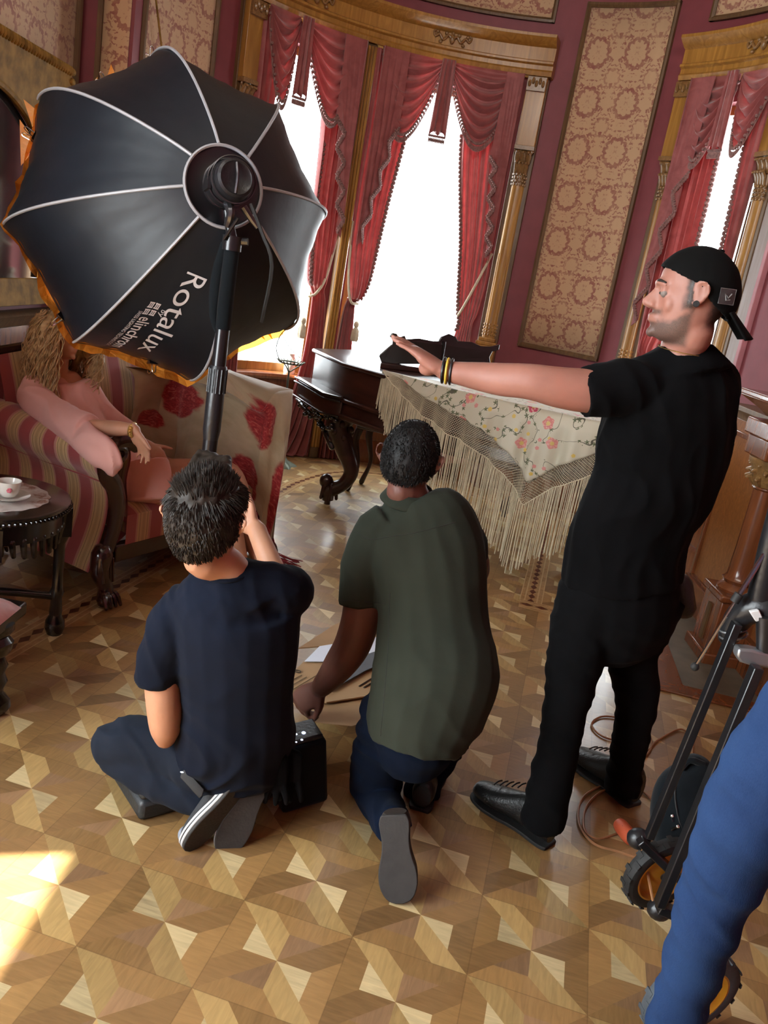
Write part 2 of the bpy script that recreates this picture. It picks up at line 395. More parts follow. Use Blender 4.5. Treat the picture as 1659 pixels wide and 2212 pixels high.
def skin_mat(name, col, red=(.45, .15, .10)):
    m, nt, b = newmat(name, .5, 0, .4); v = coords('Object'); n = noise_(v, 12, 4)
    setc(b, ramp(n, [(.3, tuple(c * .86 for c in col)), (.55, col), (.75, tuple(lerp(c, r, .3) for c, r in zip(col, red)))]))
    b.inputs['Subsurface Weight'].default_value = .12; b.inputs['Subsurface Scale'].default_value = .02; b.inputs['Subsurface Radius'].default_value = (1, .35, .2)
    bump(b, noise_(v, 260, 3), .12, .002); return m
def stubbled_skin_mat():
    m = skin_mat('ruddy_skin_stubbled', (.34, .15, .11)); nt = m.node_tree; b = nt.nodes['Principled BSDF']; E.nt = nt; old = b.inputs['Base Color'].links[0].from_socket
    a = nt.nodes.new('ShaderNodeAttribute'); a.attribute_name = 'hairiness'; r, g, bl = sep(a.outputs['Color']); n = noise_(coords('Object'), 420, 2)
    c = mixc(min_(r * (.55 + n * .6), 1), old, (.075, .048, .038)); c = mixc(min_(g * (.7 + n * .5), 1), c, (.022, .015, .012)); setc(b, c); return m
def hair_mat(name, dark, light, rough=.4):
    m, nt, b = newmat(name, rough, 0, .3); n = noise_(coords('Object'), 30, 4, 1.0); setc(b, ramp(n, [(.3, dark), (.75, light)])); return m
M = dict(
    parquet=parquet_mat(), border=border_mat(), damask=damask_mat('rose_gold_damask', (.52, .35, .21), (.27, .095, .078)),
    wall=plain('maroon_wall_paint', (.20, .042, .052), .6, var=.08, bs=.05), ceil=plain('ceiling_plaster', (.42, .33, .24), .8),
    oak=wood('golden_oak', (.22, .095, .016), (.50, .26, .055), .36, 2.2, .18), trimwood=wood('brown_moulding', (.075, .038, .014), (.17, .095, .038), .5, 3, .05),
    burl=wood('burl_panel', (.17, .052, .012), (.36, .135, .034), .28, 5.0, .3, (4, 4, 3)), walnut=wood('red_brown_walnut', (.10, .028, .010), (.24, .075, .024), .25, 2.5, .5),
    gilt=plain('antique_gilt', (.24, .14, .035), .65, 0, .4, 14, .3, 40, spec=.1), carved=wood('carved_bronze_wood', (.13, .065, .02), (.33, .18, .065), .35, 8, .25, (4, 4, 4)),
    brass=plain('brass', (.55, .38, .12), .3, .9, .15, 10, 0), bronze=plain('aged_bronze', (.10, .11, .08), .5, .5, .4, 18, .3),
    ebony=wood('ebonised_wood', (.006, .005, .005), (.018, .012, .010), .22, 4, .45), rosewood=wood('rosewood', (.010, .004, .003), (.050, .014, .010), .3, 1.6, .15, (1.5, 1.5, 6)),
    mahog=wood('dark_mahogany', (.016, .005, .004), (.048, .014, .010), .22, 4, .6), stripe=stripe_mat(), shawl=shawl_mat(), rose=rose_shawl_mat(), gel=gel_mat(), glass=glass_mat(),
    curtain=curtain_mat(), fringe=plain('fringe_yarn', (.22, .115, .105), .8, 0, .35, 60, .3, 300), ivory=plain('ivory_fringe', (.56, .50, .36), .7, 0, .15, 20, .2, 200), redfringe=plain('red_fringe', (.28, .03, .045), .7, 0, .3, 30, .2, 200),
    black_nylon=plain('black_nylon', (.006, .009, .014), .42, 0, .25, 3, .35, 14, (1, 1, 1), 0, .45), piping=plain('grey_piping', (.34, .34, .36), .4, 0, .1, 9, 0), white_ink=plain('white_ink', (.55, .52, .53), .6, 0, .05, 9, 0),
    white_fabric=plain('white_diffuser', (.7, .7, .7), .8, 0, .04, 9, 0), black_metal=plain('black_metal', (.014, .014, .016), .28, .3, .2, 9, 0, coat=.4), black_plastic=plain('black_plastic', (.012, .012, .014), .35, 0, .2, 9, .2, 90),
    case_plastic=plain('case_plastic', (.020, .023, .026), .45, 0, .2, 9, .25, 120), chrome=plain('chrome', (.7, .7, .7), .15, 1, .03, 9, 0), grey_metal=plain('grey_metal', (.35, .37, .39), .35, .8, .1, 9, 0), steel=plain('dark_steel', (.10, .10, .11), .3, .9, .1, 9, 0),
    rubber=plain('black_rubber', (.012, .012, .012), .7, 0, .2, 30, .3), grey_tyre=plain('grey_tyre', (.055, .065, .075), .75, 0, .2, 30, .4), amber=plain('amber_wheel', (.50, .22, .015), .3, 0, .15, 6, 0), bag=cloth('bag_cloth', (.006, .008, .010), .8, .3),
    navy=cloth('navy_cotton', (.007, .0095, .018), .95, sheen=.12), blackcotton=cloth('black_cotton', (.0035, .0035, .004), .95, .2, sheen=.05), olive=cloth('olive_cotton', (.030, .035, .026), .92, .12, sheen=.12), trouser=cloth('grey_blue_twill', (.014, .018, .028), .95, sheen=.12), blackden=cloth('black_denim', (.004, .004, .0045), .92, .2, sheen=.05),
    darkden=cloth('dark_denim', (.005, .009, .021), .95, sheen=.05), denim=denim_mat(), pink=cloth('pale_pink_crepe', (.62, .33, .29), .75, .06, bs=.1), stitch=plain('stitching', (.02, .022, .018), .8, bs=0),
    skin_light=skin_mat('fair_skin', (.50, .25, .17)), skin_ruddy=skin_mat('ruddy_skin', (.34, .15, .11)), skin_brown=skin_mat('brown_skin', (.15, .062, .045), (.22, .07, .05)), skin_tan=skin_mat('tan_skin', (.46, .23, .14)),
    hair_brown=hair_mat('dark_brown_hair', (.008, .0055, .004), (.030, .021, .015), .55), hair_black=hair_mat('black_hair', (.003, .003, .003), (.008, .007, .007), .6), hair_blond=hair_mat('blond_hair', (.24, .15, .07), (.64, .47, .25)),
    beard=hair_mat('beard_stubble', (.070, .045, .034), (.17, .10, .072), .8), capcloth=cloth('black_cap_cloth', (.005, .005, .005), .85, .2, sheen=.05), patch=plain('cap_patch', (.05, .05, .05), .4, 0, .2, 30), patchline=plain('patch_edge', (.22, .22, .22), .5),
    sole=plain('grey_sole', (.032, .029, .027), .75, 0, .15, 30, .3, 120), whitesole=plain('white_shoe_rim', (.55, .55, .55), .55, 0, .06, 20), greycanvas=plain('grey_canvas', (.24, .27, .32), .85, 0, .15, 40, .4, 300), darkcanvas=plain('dark_canvas', (.035, .038, .042), .85, 0, .2, 40, .4, 300), brownshoe=plain('dark_brown_shoe', (.035, .025, .02), .7, 0, .2, 30), leather=plain('black_leather', (.010, .010, .010), .38, 0, .2, 30, .4, 120),
    card=plain('cardboard', (.42, .26, .125), .85, 0, .1, 6, .1, 200), ink=plain('dark_print', (.06, .045, .03), .8), silver=plain('silver_foil', (.62, .65, .74), .5, .2, .05, 6, .4, 20), slate=plain('grey_board', (.075, .08, .095), .7),
    china=plain('white_china', (.72, .71, .66), .12, 0, .03, 9, 0, coat=.5), rosebud=plain('painted_rosebud', (.55, .12, .16), .3), lace=None, tile=plain('grey_green_hearth_tile', (.115, .10, .075), .35, 0, .3, 7, .1), orange=plain('orange_plug', (.55, .10, .04), .45), cord=plain('tan_cord', (.34, .16, .07), .55),
    red_cushion=plain('red_orange_silk', (.50, .09, .06), .45, 0, .3, 6, .3, 40, Sheen_Weight=.4), gold=plain('gold_bracelet', (.60, .42, .14), .3, .8, .2, 40), yellow=plain('yellow_band', (.62, .42, .05), .5), black_shade=plain('dark_mirror', (.02, .02, .022), .06, .4, .1, 5, 0), eye_white=plain('eye_white', (.20, .16, .14), .6, bs=0), led=None, casing=wood('greyed_casing', (.20, .145, .125), (.34, .27, .245), .4, 3, .1), pinktrim=plain('rose_trim_paint', (.42, .17, .19), .5, bs=0))
def _lace():
    m, nt, b = newmat('lace_doily', .9, 0, .2); n = noise_(coords('Object'), 9, 4, 1.5)
    setc(b, ramp(n, [(.40, (.58, .55, .52)), (.52, (.50, .44, .40)), (.60, (.27, .14, .10)), (.7, (.52, .48, .44))])); bump(b, noise_(coords('Object'), 260, 2), .6, .003); return m
M['lace'] = _lace()
def _led():
    m, nt, b = newmat('blue_white_led', .5); b.inputs['Base Color'].default_value = (.6, .7, 1, 1); b.inputs['Emission Color'].default_value = (.62, .72, 1, 1); b.inputs['Emission Strength'].default_value = 3.5; return m
M['led'] = _led(); M['skin_stubbled'] = stubbled_skin_mat()
# ================================================================ THE ROOM
XL, XR, YB, ZC = -2.2, 2.2, -1.6, 4.6
fb = MB(); pts = [V(XL - .3, YB - .2, 0), V(XR + .3, YB - .2, 0), V(XR + .3, 7.6, 0), V(XL - .3, 7.6, 0)]
fb.prism([p + V(0, 0, -.2) for p in pts], (0, 0, .2)); struct('floor', fb, M['parquet'], smooth=False)
cb = MB(); cb.prism([p + V(0, 0, ZC) for p in pts], (0, 0, .2)); struct('ceiling', cb, M['ceil'], smooth=False)
# round wall: (angle0, angle1, z0, z1)
T = .22
def wallseg(mb, p0, p1, z0, z1): mb.arc([(0, z0), (-T, z0), (-T, z1), (0, z1)], p0, p1, 2.0)
SILL, HEAD = .70, 3.16
WIN = [(-50.0, -28.0), (-23.0, 9.0), (52.0, 70.5)]
wb = MB()
cuts = [-90] + [a for w in WIN for a in w] + [90]
for i in range(0, len(cuts), 2): wallseg(wb, cuts[i], cuts[i + 1], 0, ZC)
for a, b_ in WIN: wallseg(wb, a, b_, 0, SILL - .04); wallseg(wb, a, b_, HEAD, ZC)
struct('wall_back', wb, M['wall'], smooth=False)
# straight walls; the left wall has the tall window (out of frame) that throws the sun on the floor
lw = MB(); LW = [(-1.2, .45), (1.76, 1.98)]; lz0, lz1 = .35, 1.85
def lbox(mb, y0, y1, z0, z1, x0=XL - T, x1=XL): mb.box(((x0 + x1) / 2, (y0 + y1) / 2, (z0 + z1) / 2), (x1 - x0, y1 - y0, z1 - z0))
WLZ = (.5, 3.3)
lbox(lw, YB - T, -1.2, 0, ZC); lbox(lw, -1.2, 1.5, 0, WLZ[0]); lbox(lw, -1.2, 1.5, WLZ[1], ZC); lbox(lw, 1.5, 5.35, 0, ZC)
lw.box(((XL - 1.9) / 2 - .02, 5.35, ZC / 2), (.36, .12, ZC))
struct('wall_left', lw, M['wall'], smooth=False)
rw = MB(); lbox(rw, YB - T, 5.35, 0, ZC, XR, XR + T); struct('wall_right', rw, M['wall'], smooth=False)
bw = MB(); bw.box((0, YB - T / 2, ZC / 2), (XR - XL + .4, T, ZC)); struct('wall_front', bw, M['wall'], smooth=False)
# windows of the bay: frame and glass pane each
for k, (a, b_) in enumerate(WIN):
    fr = MB()
    for p in (a, b_): s_ = 1 if p == a else -1; fr.arc([(-.10, SILL), (-.16, SILL), (-.16, HEAD), (-.10, HEAD)], p, p + s_ * 2.0, 1)
    for z0, z1 in ((SILL, SILL + .07), (HEAD - .06, HEAD), (1.95, 1.99)) if k == 2 else ((SILL, SILL + .07), (HEAD - .06, HEAD)): fr.arc([(-.10, z0), (-.16, z0), (-.16, z1), (-.10, z1)], a, b_, 2)
    w = struct('window_%d' % (k + 1), fr, M['oak'], smooth=False)
    gp = MB(); gp.arc([(-.125, SILL + .03), (-.129, SILL + .03), (-.129, HEAD - .03), (-.125, HEAD - .03)], a + 1, b_ - 1, 2)
    obj('glass_pane', gp, M['glass'], w)
    sb = MB(); sb.arc([(.07, SILL - .04), (-T, SILL - .04), (-T, SILL), (.06, SILL), (.075, SILL - .02)], a - 1, b_ + 1, 2); obj('window_sill', sb, M['walnut'], w)
fr = MB(); Y0, Y1 = -1.2, 1.5
for y in (Y0 + .03, .15, Y1 - .03): fr.box((XL - .1, y, 1.9), (.06, .06, 2.8))
for z in (.53, 1.9, 3.27): fr.box((XL - .1, (Y0 + Y1) / 2, z), (.06, Y1 - Y0, .06))
w = struct('window_4', fr, M['oak'], smooth=False); gp = MB(); gp.box((XL - .1, (Y0 + Y1) / 2, 1.9), (.006, Y1 - Y0 - .05, 2.7)); obj('glass_pane', gp, M['glass'], w)
# daylight: portals in the openings; two added fill lamps follow
for a, b_ in WIN:
    c = wp((a + b_) / 2, (SILL + HEAD) / 2, -.3); d = Vector((WCX - c.x, WCY - c.y, 0)); wd = 2 * (WR + .3) * math.sin(math.radians((b_ - a) / 2)) + .1
    lamp('window_daylight', 'AREA', c, d, 1, size=(wd, HEAD - SILL + .1), portal=True)
lamp('window_daylight', 'AREA', (XL - .3, .25, 1.45), (1, .12, -.12), WIN_L, (.92, .96, 1.0), (2.2, 1.7))
lamp('ceiling_fill', 'AREA', (-.3, .7, 4.35), (.28, 1, -.30), ROOM_FILL, (1, .94, .86), (3.4, .5), spread=math.radians(95))  # added fill under the ceiling to brighten the far walls; no transom exists
lamp('rear_fill', 'AREA', (.2, YB + .1, 2.8), (0, 1, -.2), 3, (1, .94, .88), (3.4, 2.0))  # added soft fill from behind the camera; that wall has no window
lamp('sun', 'SUN', (-6, -2, 9), (1.73, .5, -3.3), SUN, (1, .93, .82), angle=math.radians(.8))
# ---- skirting, wainscot, chair rail, sill panelling
wz = MB(); rail_z = 1.10
for p0, p1 in ((-90, -58), (73, 90)): wz.arc([(0, 0), (.035, 0), (.035, rail_z - .05), (0, rail_z - .05)], p0, p1, 2)
wz.arc([(0, 0), (.035, 0), (.035, .9), (0, .9)], 16.5, 46, 2)
for a, b_ in ((-53, -26.5), (-25, 12)): wz.arc([(0, 0), (.035, 0), (.035, SILL - .04), (0, SILL - .04)], a, b_, 2)
wz.arc([(0, 0), (.035, 0), (.035, SILL - .04), (0, SILL - .04)], 50, 73, 2)
struct('trim_1', wz, M['walnut'])
bs = MB(); bs.arc([(.03, 0), (.06, 0), (.06, .16), (.045, .2), (.03, .2)], -90, 90, 3); struct('baseboard_back', bs, M['walnut'])
rl = MB(); RP = [(0, rail_z - .07), (.05, rail_z - .06), (.07, rail_z - .02), (.085, rail_z), (.05, rail_z + .02), (0, rail_z + .02)]
for p0, p1 in ((-90, -58), (75, 90)): rl.arc(RP, p0, p1, 2)
rl.arc([(i, z - .14) for i, z in RP], 16.6, 45.3, 2)
for y0, y1, x, s_ in ((1.5, 5.3, XL, 1), (-1.5, 5.35, XR, -1)): rl.prism([V(x + s_ * i, y0, z) for i, z in RP], (0, y1 - y0, 0))
struct('trim_2', rl, M['trimwood'])
lwn = MB(); lwn.box((XL + .02, 3.4, .52), (.035, 3.8, 1.03)); struct('trim_3', lwn, M['walnut'])
# ---- framed damask wall panels
def damask(p0, p1, z0, z1, label, top=True, t=.034, mat='damask'):
    g = MB(); W = math.radians(p1 - p0) * WR; n = max(3, int((p1 - p0) / 2))
    g.grid(lambda u, v: wp(lerp(p0, p1, u), lerp(z0, z1, v), .012), n, 6, lambda u, v: (u * W, v * (z1 - z0)))
    pn = tag(obj('damask_panel', g, M[mat]), label, 'wall panel', 'framed damask wall panels')
    m = pn.modifiers.new('t', 'SOLIDIFY'); m.thickness = .01; m.offset = -1
    dp = math.degrees(t / WR); f = MB(); prof = lambda z, s: [(0, z), (.03, z), (.034, z + s * t * .5), (.02, z + s * t), (0, z + s * t)]
    f.arc(prof(z0, 1), p0, p1, 2)
    if top: f.arc(prof(z1, -1), p0, p1, 2)
    for p, s_ in ((p0, 1), (p1, -1)):
        f.rings([[wp(p, z, 0), wp(p, z, .03), wp(p + s_ * dp * .5, z, .034), wp(p + s_ * dp, z, .02), wp(p + s_ * dp, z, 0)] for z in (z0, z1)])
    obj('panel_frame', f, M['trimwood'], pn)
damask(20.9, 41.2, 1.243, 3.86, 'tall rose and gold damask wall panel in a brown frame between the two window bays')
damask(-88, -63.5, 1.243, 3.86, 'dark damask wall panel behind the umbrella light, left of the window bay')
damask(-53, 14.5, 3.70, 4.5, 'wide damask frieze panel above the carved wooden cornice of the middle window')
damask(48.5, 72.5, 3.70, 4.5, 'damask frieze panel above the wooden cornice at the right edge')
cs = MB(); cs.arc([(0, 1.12), (.03, 1.12), (.03, 4.5), (0, 4.5)], 75.6, 79.2, 1.5); struct('trim_8', cs, M['casing'], bevel=.004)
cs = MB(); cs.arc([(0, 1.12), (.04, 1.12), (.04, 4.5), (0, 4.5)], 79.3, 80.4, 1); struct('trim_9', cs, M['pinktrim'], bevel=.004)
g = MB(); g.grid(lambda u, v: V(XL + .012, lerp(3.0, 5.2, u), lerp(1.243, 3.86, v)), 3, 3, lambda u, v: (u * 2.2, v * 2.6))
pn = tag(obj('damask_panel', g, M['damask']), 'dark damask wall panel behind the gold mirror, far left', 'wall panel', 'framed damask wall panels'); md = pn.modifiers.new('t', 'SOLIDIFY'); md.thickness = .01; md.offset = 0
f = MB()
for y in (3.0, 5.2): f.box((XL + .02, y, 2.55), (.04, .036, 2.65))
for z in (1.243, 3.86): f.box((XL + .02, 4.1, z), (.04, 2.2, .036))
obj('panel_frame', f, M['trimwood'], pn)
g = MB(); g.grid(lambda u, v: V(lerp(-2.07, -1.91, u), 5.282, lerp(1.243, 3.86, v)), 2, 3, lambda u, v: (u * .16, v * 2.6)); pn = tag(obj('damask_panel', g, M['damask']), 'narrow dark damask strip on the wall return above the left rim of the softbox', 'wall panel', 'framed damask wall panels'); md = pn.modifiers.new('t', 'SOLIDIFY'); md.thickness = .01; md.offset = 0
f = MB(); f.box((-2.08, 5.275, 2.55), (.03, .03, 2.64)); obj('panel_frame', f, M['trimwood'], pn)
wr = MB(); wr.tube([wp(*ow(337, 0, .05), .05), wp(*ow(356, 160, .05), .05)], .006, 6); tag(obj('picture_cord', wr, M['gilt']), 'gold picture cord hanging down the dark damask wall above the umbrella light', 'cord')
# ---- inlaid floor border
th = math.radians(-11.497); ud = V(math.cos(th), math.sin(th), 0); vd = V(-math.sin(th), math.cos(th), 0)
def strip(path, w, label, name):
    P = [Vector(p) for p in path]; L = 0; mb = MB(); rows = []
    for i, p in enumerate(P):
        t = (P[min(i + 1, len(P) - 1)] - P[max(i - 1, 0)]).normalized(); nn = V(-t.y, t.x, 0)
        if i: L += (p - P[i - 1]).length
        rows.append((p - nn * w / 2, p + nn * w / 2, L))
    vs = []; uvs = []
    for a, b_, l in rows: vs += [a + V(0, 0, .0012), b_ + V(0, 0, .0012)]; uvs += [(l, 0), (l, 1)]
    fs = [(2 * i, 2 * i + 2, 2 * i + 3, 2 * i + 1) for i in range(len(rows) - 1)]
    mb.add(vs, fs, uvs); struct(name, mb, M['border'], smooth=False)
a0 = V(-1.17, 3.91, 0); corner = V(.90, 4.42, 0)
lp = [a0 + vd * t for t in np.linspace(-4.5, 2.3, 24)]; e = lp[-1]; r0 = corner + vd * 1.7
arcp = [Vector(tuple(q)) for q in catmull([tuple(lp[-2]), tuple(e), (-.42, 6.78, 0), (.15, 6.98, 0), (.8, 6.72, 0), tuple(corner + vd * 2.0)], 8)][9:]
strip(lp + arcp + [corner + vd * t for t in np.linspace(1.9, 0.06, 10)], .13, '', 'trim_4')
strip([corner - ud * .06, corner + ud * .65], .13, '', 'trim_5')
# ================================================================ WINDOW SURROUNDS
def carved_leaves(mb, c, up, side, out, w, h, rows=2):
    """acanthus-like capital: curled leaves over a bell"""
    for r in range(rows):
        n = 4 - r % 2
        for i in range(n):
            u = (i + .5) / n - .5; b0 = c + side * (u * w * (.8 + .2 * r)) + up * (h * (.02 + r * .42)) + out * .012
            mb.tube([b0, b0 + up * h * .28 + out * .012, b0 + up * h * .44 + out * .034, b0 + up * h * .40 + out * .050], [(w / n * .42, .008), (w / n * .55, .012), (w / n * .42, .012), (w / n * .2, .010)], 8, width=side, dome=True)
    for s in (-1, 1):
        q = c + side * (s * w * .42) + up * h * .88 + out * .03
        mb.tube([q + Vector(side * math.cos(a) * .022 * (1 - a / 12) + up * math.sin(a) * .022 * (1 - a / 12)) for a in np.linspace(0, 8, 14)], .008, 6)
def pilaster(phi, label, w=.155, zb=1.12, full=True):
    c = wp(phi, 0, 0); out = Vector((WCX - c.x, WCY - c.y, 0)).normalized(); side = Vector((-out.y, out.x, 0)); up = V(0, 0, 1)
    rt = root('pilaster', c, label, 'pilaster', 'carved oak pilasters of the window bays')
    def half(mb, r, z0, z1, flute=0):
        n = 26; prof = []
        for j in range(n + 1):
            a = PI * j / n; rr = r
            if flute: rr = r - .006 * (abs(math.sin(a * flute)) ** .6)
            prof.append((rr * math.cos(a), rr * math.sin(a) * .8 + .025))
        ring = lambda z: [c + side * x + out * y + up * z for x, y in prof]
        mb.rings([ring(z0), ring(z1)])
    bk = MB(); bk.box(c + out * .015 + up * (3.32 / 2 + .0), (w * 1.12, .05, 3.3), Matrix((side, out, up)).transposed()); obj('backing_board', bk, M['trimwood'], rt, bevel=.004)
    pb = MB(); pb.box(c + out * .045 + up * ((2.79 + 3.30) / 2), (w, .09, .51), Matrix((side, out, up)).transposed())
    obj('upper_block', pb, M['oak'], rt, bevel=.005)
    cp = MB(); half(cp, w * .34, 2.49, 2.76); cp.box(c + out * .05 + up * 2.775, (w * 1.04, .11, .03), Matrix((side, out, up)).transposed())
    carved_leaves(cp, c + up * 2.58 + out * .05, up, side, out, w * .85, .19)
    for r in range(4):
        for i in range(6):
            a = PI * (i + .5 + .5 * (r % 2)) / 6.5; cp.ball(c + side * (w * .36 * math.cos(a)) + out * (w * .29 * math.sin(a) + .03) + up * (2.50 + r * .026), .011, 6, 4)
    obj('capital', cp, M['carved'], rt)
    sh = MB(); half(sh, w * .36, 1.95, 2.50); half(sh, w * .385, 1.26, 1.955, 9); 
    for r in range(4):
        for i in range(7): a = PI * (i + .5) / 7; sh.ball(c + side * (w * .385 * math.cos(a)) + out * (w * .31 * math.sin(a) + .025) + up * (1.29 + r * .028), .009, 6, 4)
    obj('fluted_shaft', sh, M['oak'], rt)
    bs = MB(); 
    for z0, z1, k in ((1.0, 1.20, 1.06), (1.20, 1.23, 1.14), (1.23, 1.26, .92)): bs.box(c + out * .05 + up * ((z0 + z1) / 2), (w * k, .11 * k, z1 - z0), Matrix((side, out, up)).transposed())
    bs.box(c + out * .045 + up * .5, (w, .09, 1.0), Matrix((side, out, up)).transposed()); obj('pedestal', bs, M['oak'], rt, bevel=.005)
    bd = MB(); bd.box(c + out * .10 + up * 3.24, (w * .95, .03, .10), Matrix((side, out, up)).transposed())
    for i in range(5): bd.ball(c + out * .12 + side * (i - 2) * w * .17 + up * (3.24 + .02 * (i % 2)), (.014, .014, .026), 7, 5)
    obj('carved_block', bd, M['carved'], rt)
pilaster(-55.0, 'dark oak pilaster at the left end of the window bay, behind the umbrella light')
pilaster(13.6, 'golden fluted oak pilaster between the middle curtains and the tall damask panel')
pilaster(48.3, 'golden fluted oak pilaster just right of the tall damask panel, shiny shaft')
pilaster(73.2, 'golden oak pilaster at the right picture edge behind the cap')
# mullion between the two back windows
mu = MB(); c = wp(-25.3, 0, 0); out = Vector((WCX - c.x, WCY - c.y, 0)).normalized(); side = Vector((-out.y, out.x, 0)); Rm = Matrix((side, out, V(0, 0, 1))).transposed()
rt = root('mullion_post', c, 'slim oak post between the two curtained windows', 'post')
mu.box(c + out * .03 + V(0, 0, 1.65), (.085, .09, 3.3), Rm); obj('post_core', mu, M['trimwood'], rt, bevel=.006)
mu = MB()
for s in (-1, 0, 1): mu.tube([c + out * .078 + side * s * .026 + V(0, 0, .1), c + out * .078 + side * s * .026 + V(0, 0, 3.28)], .0125, 8)
obj('reeding', mu, M['oak'], rt)
# cornices
def cornice(p0, p1, label, orn):
    c = wp((p0 + p1) / 2, 3.3, .1); rt = root('window_cornice', c, label, 'cornice', 'carved oak cornices over the bay windows')
    m1 = MB(); m1.arc([(0, 3.30), (.105, 3.30), (.115, 3.33), (.10, 3.345), (.10, 3.375), (.125, 3.385), (.125, 3.40), (.105, 3.41), (.105, 3.50), (.13, 3.51), (.165, 3.535), (.19, 3.555), (.19, 3.575), (0, 3.575)], p0, p1, 1.5)
    obj('moulding', m1, M['oak'], rt)
    for p in orn:
        o = MB(); c = wp(p, 3.455, .108); out = Vector((WCX - c.x, WCY - c.y, 0)).normalized(); side = Vector((-out.y, out.x, 0)); up = V(0, 0, 1)
        for s in (-1, 1):
            pts = [c + side * s * x + up * y + out * .012 for x, y in ((.0, .0), (.035, .022), (.07, -.012), (.105, .020), (.135, .0), (.15, .03), (.135, .042))]
            o.tube(pts, [.013, .010, .011, .010, .009, .008, .006], 8, smooth=4, dome=True)
            for x, y in ((.05, .035), (.09, -.03), (.12, .035)): o.ball(c + side * s * x + up * y + out * .01, (.016, .010, .012), 8, 5)
        o.ball(c + out * .012, (.022, .018, .034), 10, 6); o.ball(c + up * .04 + out * .01, (.014, .012, .014), 8, 5); obj('carved_scroll', o, M['carved'], rt)
cornice(-57.2, 16.6, 'long curved oak cornice over the two back windows with carved scrolls', (-21 + 13.5, -41))
cornice(46.2, 76, 'curved golden oak cornice over the right-hand window at the picture edge', (66,))
# ================================================================ CURTAINS
def curtain(label, keys, pleats, ins=.075, amp=.028, seed=0, puddle=None, group='rose damask window curtains'):
    """keys: (z, left angle, right angle[, billow])"""
    rnd = random.Random(seed); ph = [rnd.uniform(-.6, .6) for _ in range(8)]
    K = catmull([tuple(k) + (0,) * (4 - len(k)) for k in keys], 7); n = pleats * 10
    g = MB(); NV = len(K) - 1; full = max(k[2] - k[1] for k in keys)
    def fn(u, v):
        z, a, b_, bw = K[round(v * NV)]; w = (b_ - a); t = u
        fold = math.sin(2 * PI * pleats * t + ph[0] + .5 * math.sin(3 * t + z * 1.3)); fold2 = math.sin(2 * PI * pleats * 2.3 * t + ph[1] + z)
        k = amp * (1.0 + .25 * math.sin(z * 3 + ph[2])) * (1 - .35 * bw)
        p = wp(a + w * (t + .010 * fold2), z, ins + k * fold + .25 * k * fold2 + bw * .10 * math.sin(PI * t) ** .6); return p
    g.grid(fn, n, NV); fn.NV = NV
    c = wp((keys[0][1] + keys[0][2]) / 2, 0, ins); rt = root('window_curtain', c, label, 'curtain', group)
    obj('curtain_cloth', g, M['curtain'], rt)
    return rt, fn
def edge_fringe(rt, fn, u, out=.012, n=90, v0=0.0, v1=1.0, r=.013, name='edge_fringe', mat='fringe'):
    f = MB(); raw = [fn(u, j / fn.NV) for j in range(int(v0 * fn.NV), int(v1 * fn.NV) + 1)]; pts = [raw[0]]
    for a, b_ in zip(raw, raw[1:]):
        while (b_ - pts[-1]).length > .017: pts.append(pts[-1] + (b_ - pts[-1]).normalized() * .017)
    pts = [p + Vector((WCX - p.x, WCY - p.y, 0)).normalized() * out for p in pts]
    for i, p in enumerate(pts):
        if i % 1 == 0: f.ball(p + V((i % 2 - .5) * .012, 0, 0), (r, r, r * 1.3), 6, 4)
    obj(name, f, M[mat], rt)
# each curtain: top, down to the tie, then the tail to the floor
c1, f1 = curtain('rose curtain left of the oak post, puddling on the floor beside the bronze stand', [(3.28, -36.5, -26.6), (2.6, -35.2, -26.8), (2.2, -34.9, -27), (1.8, -34.6, -27.4, .4), (1.50, -34.0, -28.5, .8), (1.42, -32.6, -28.8, .3), (1.30, -31.8, -27.8), (.8, -32.4, -26.6), (.3, -36.0, -26.4), (.06, -41.0, -26.6), (.014, -44.0, -26.8)], 6, .085, .024, 1)
edge_fringe(c1, f1, .12, .02, 110, .12, .45)
c2, f2 = curtain('rose curtain right of the oak post, billowing over its tieback beside the middle window', [(3.28, -24.2, -13.5), (2.7, -24, -14.8), (2.2, -24, -16.3), (1.8, -24, -17.2, .5), (1.55, -23.6, -17.9, 1.0), (1.41, -22.8, -19.2, .9), (1.38, -22.8, -20.4, .2), (1.25, -23.4, -20.3), (.8, -24.0, -19.2), (.3, -24, -18), (.012, -24, -17)], 6, .085, .026, 2)
edge_fringe(c2, f2, .995, .012, 110, .1, .62)
c3, f3 = curtain('rose curtain on the right side of the middle window, glowing red, beside the fluted pilaster', [(3.28, -2.5, 10.6), (2.7, -1.2, 10.6), (2.0, 2.6, 10.8), (1.7, 3.9, 10.8), (1.45, 5.0, 10.2, .2), (1.35, 5.8, 9.4), (1.2, 5.3, 9.6), (.9, 4.6, 10.4), (.4, 3.6, 10.4), (.012, 3.0, 10.4)], 7, .085, .026, 3)
edge_fringe(c3, f3, .01, .014, 110, .1, .62)
c4, f4 = curtain('dark red curtain at the left edge of the left window beside the umbrella light', [(3.28, -53.6, -46), (2.5, -53.4, -48.2), (1.6, -53.2, -50), (1.4, -53, -50.6), (.012, -53, -48.5)], 4, .085, .024, 4)
c5, f5 = curtain('rose curtain on the left side of the right-hand window above the outstretched arm man', [(3.28, 51.2, 60.5), (2.6, 51.2, 60.8), (2.0, 51.4, 60.6), (1.6, 51.8, 59.5, .4), (1.42, 52.4, 58.2, .6), (1.3, 52.6, 57), (.8, 51.8, 57.6), (.012, 51.8, 59)], 5, .085, .026, 5)
edge_fringe(c5, f5, .99, .014, 100, .1, .6)
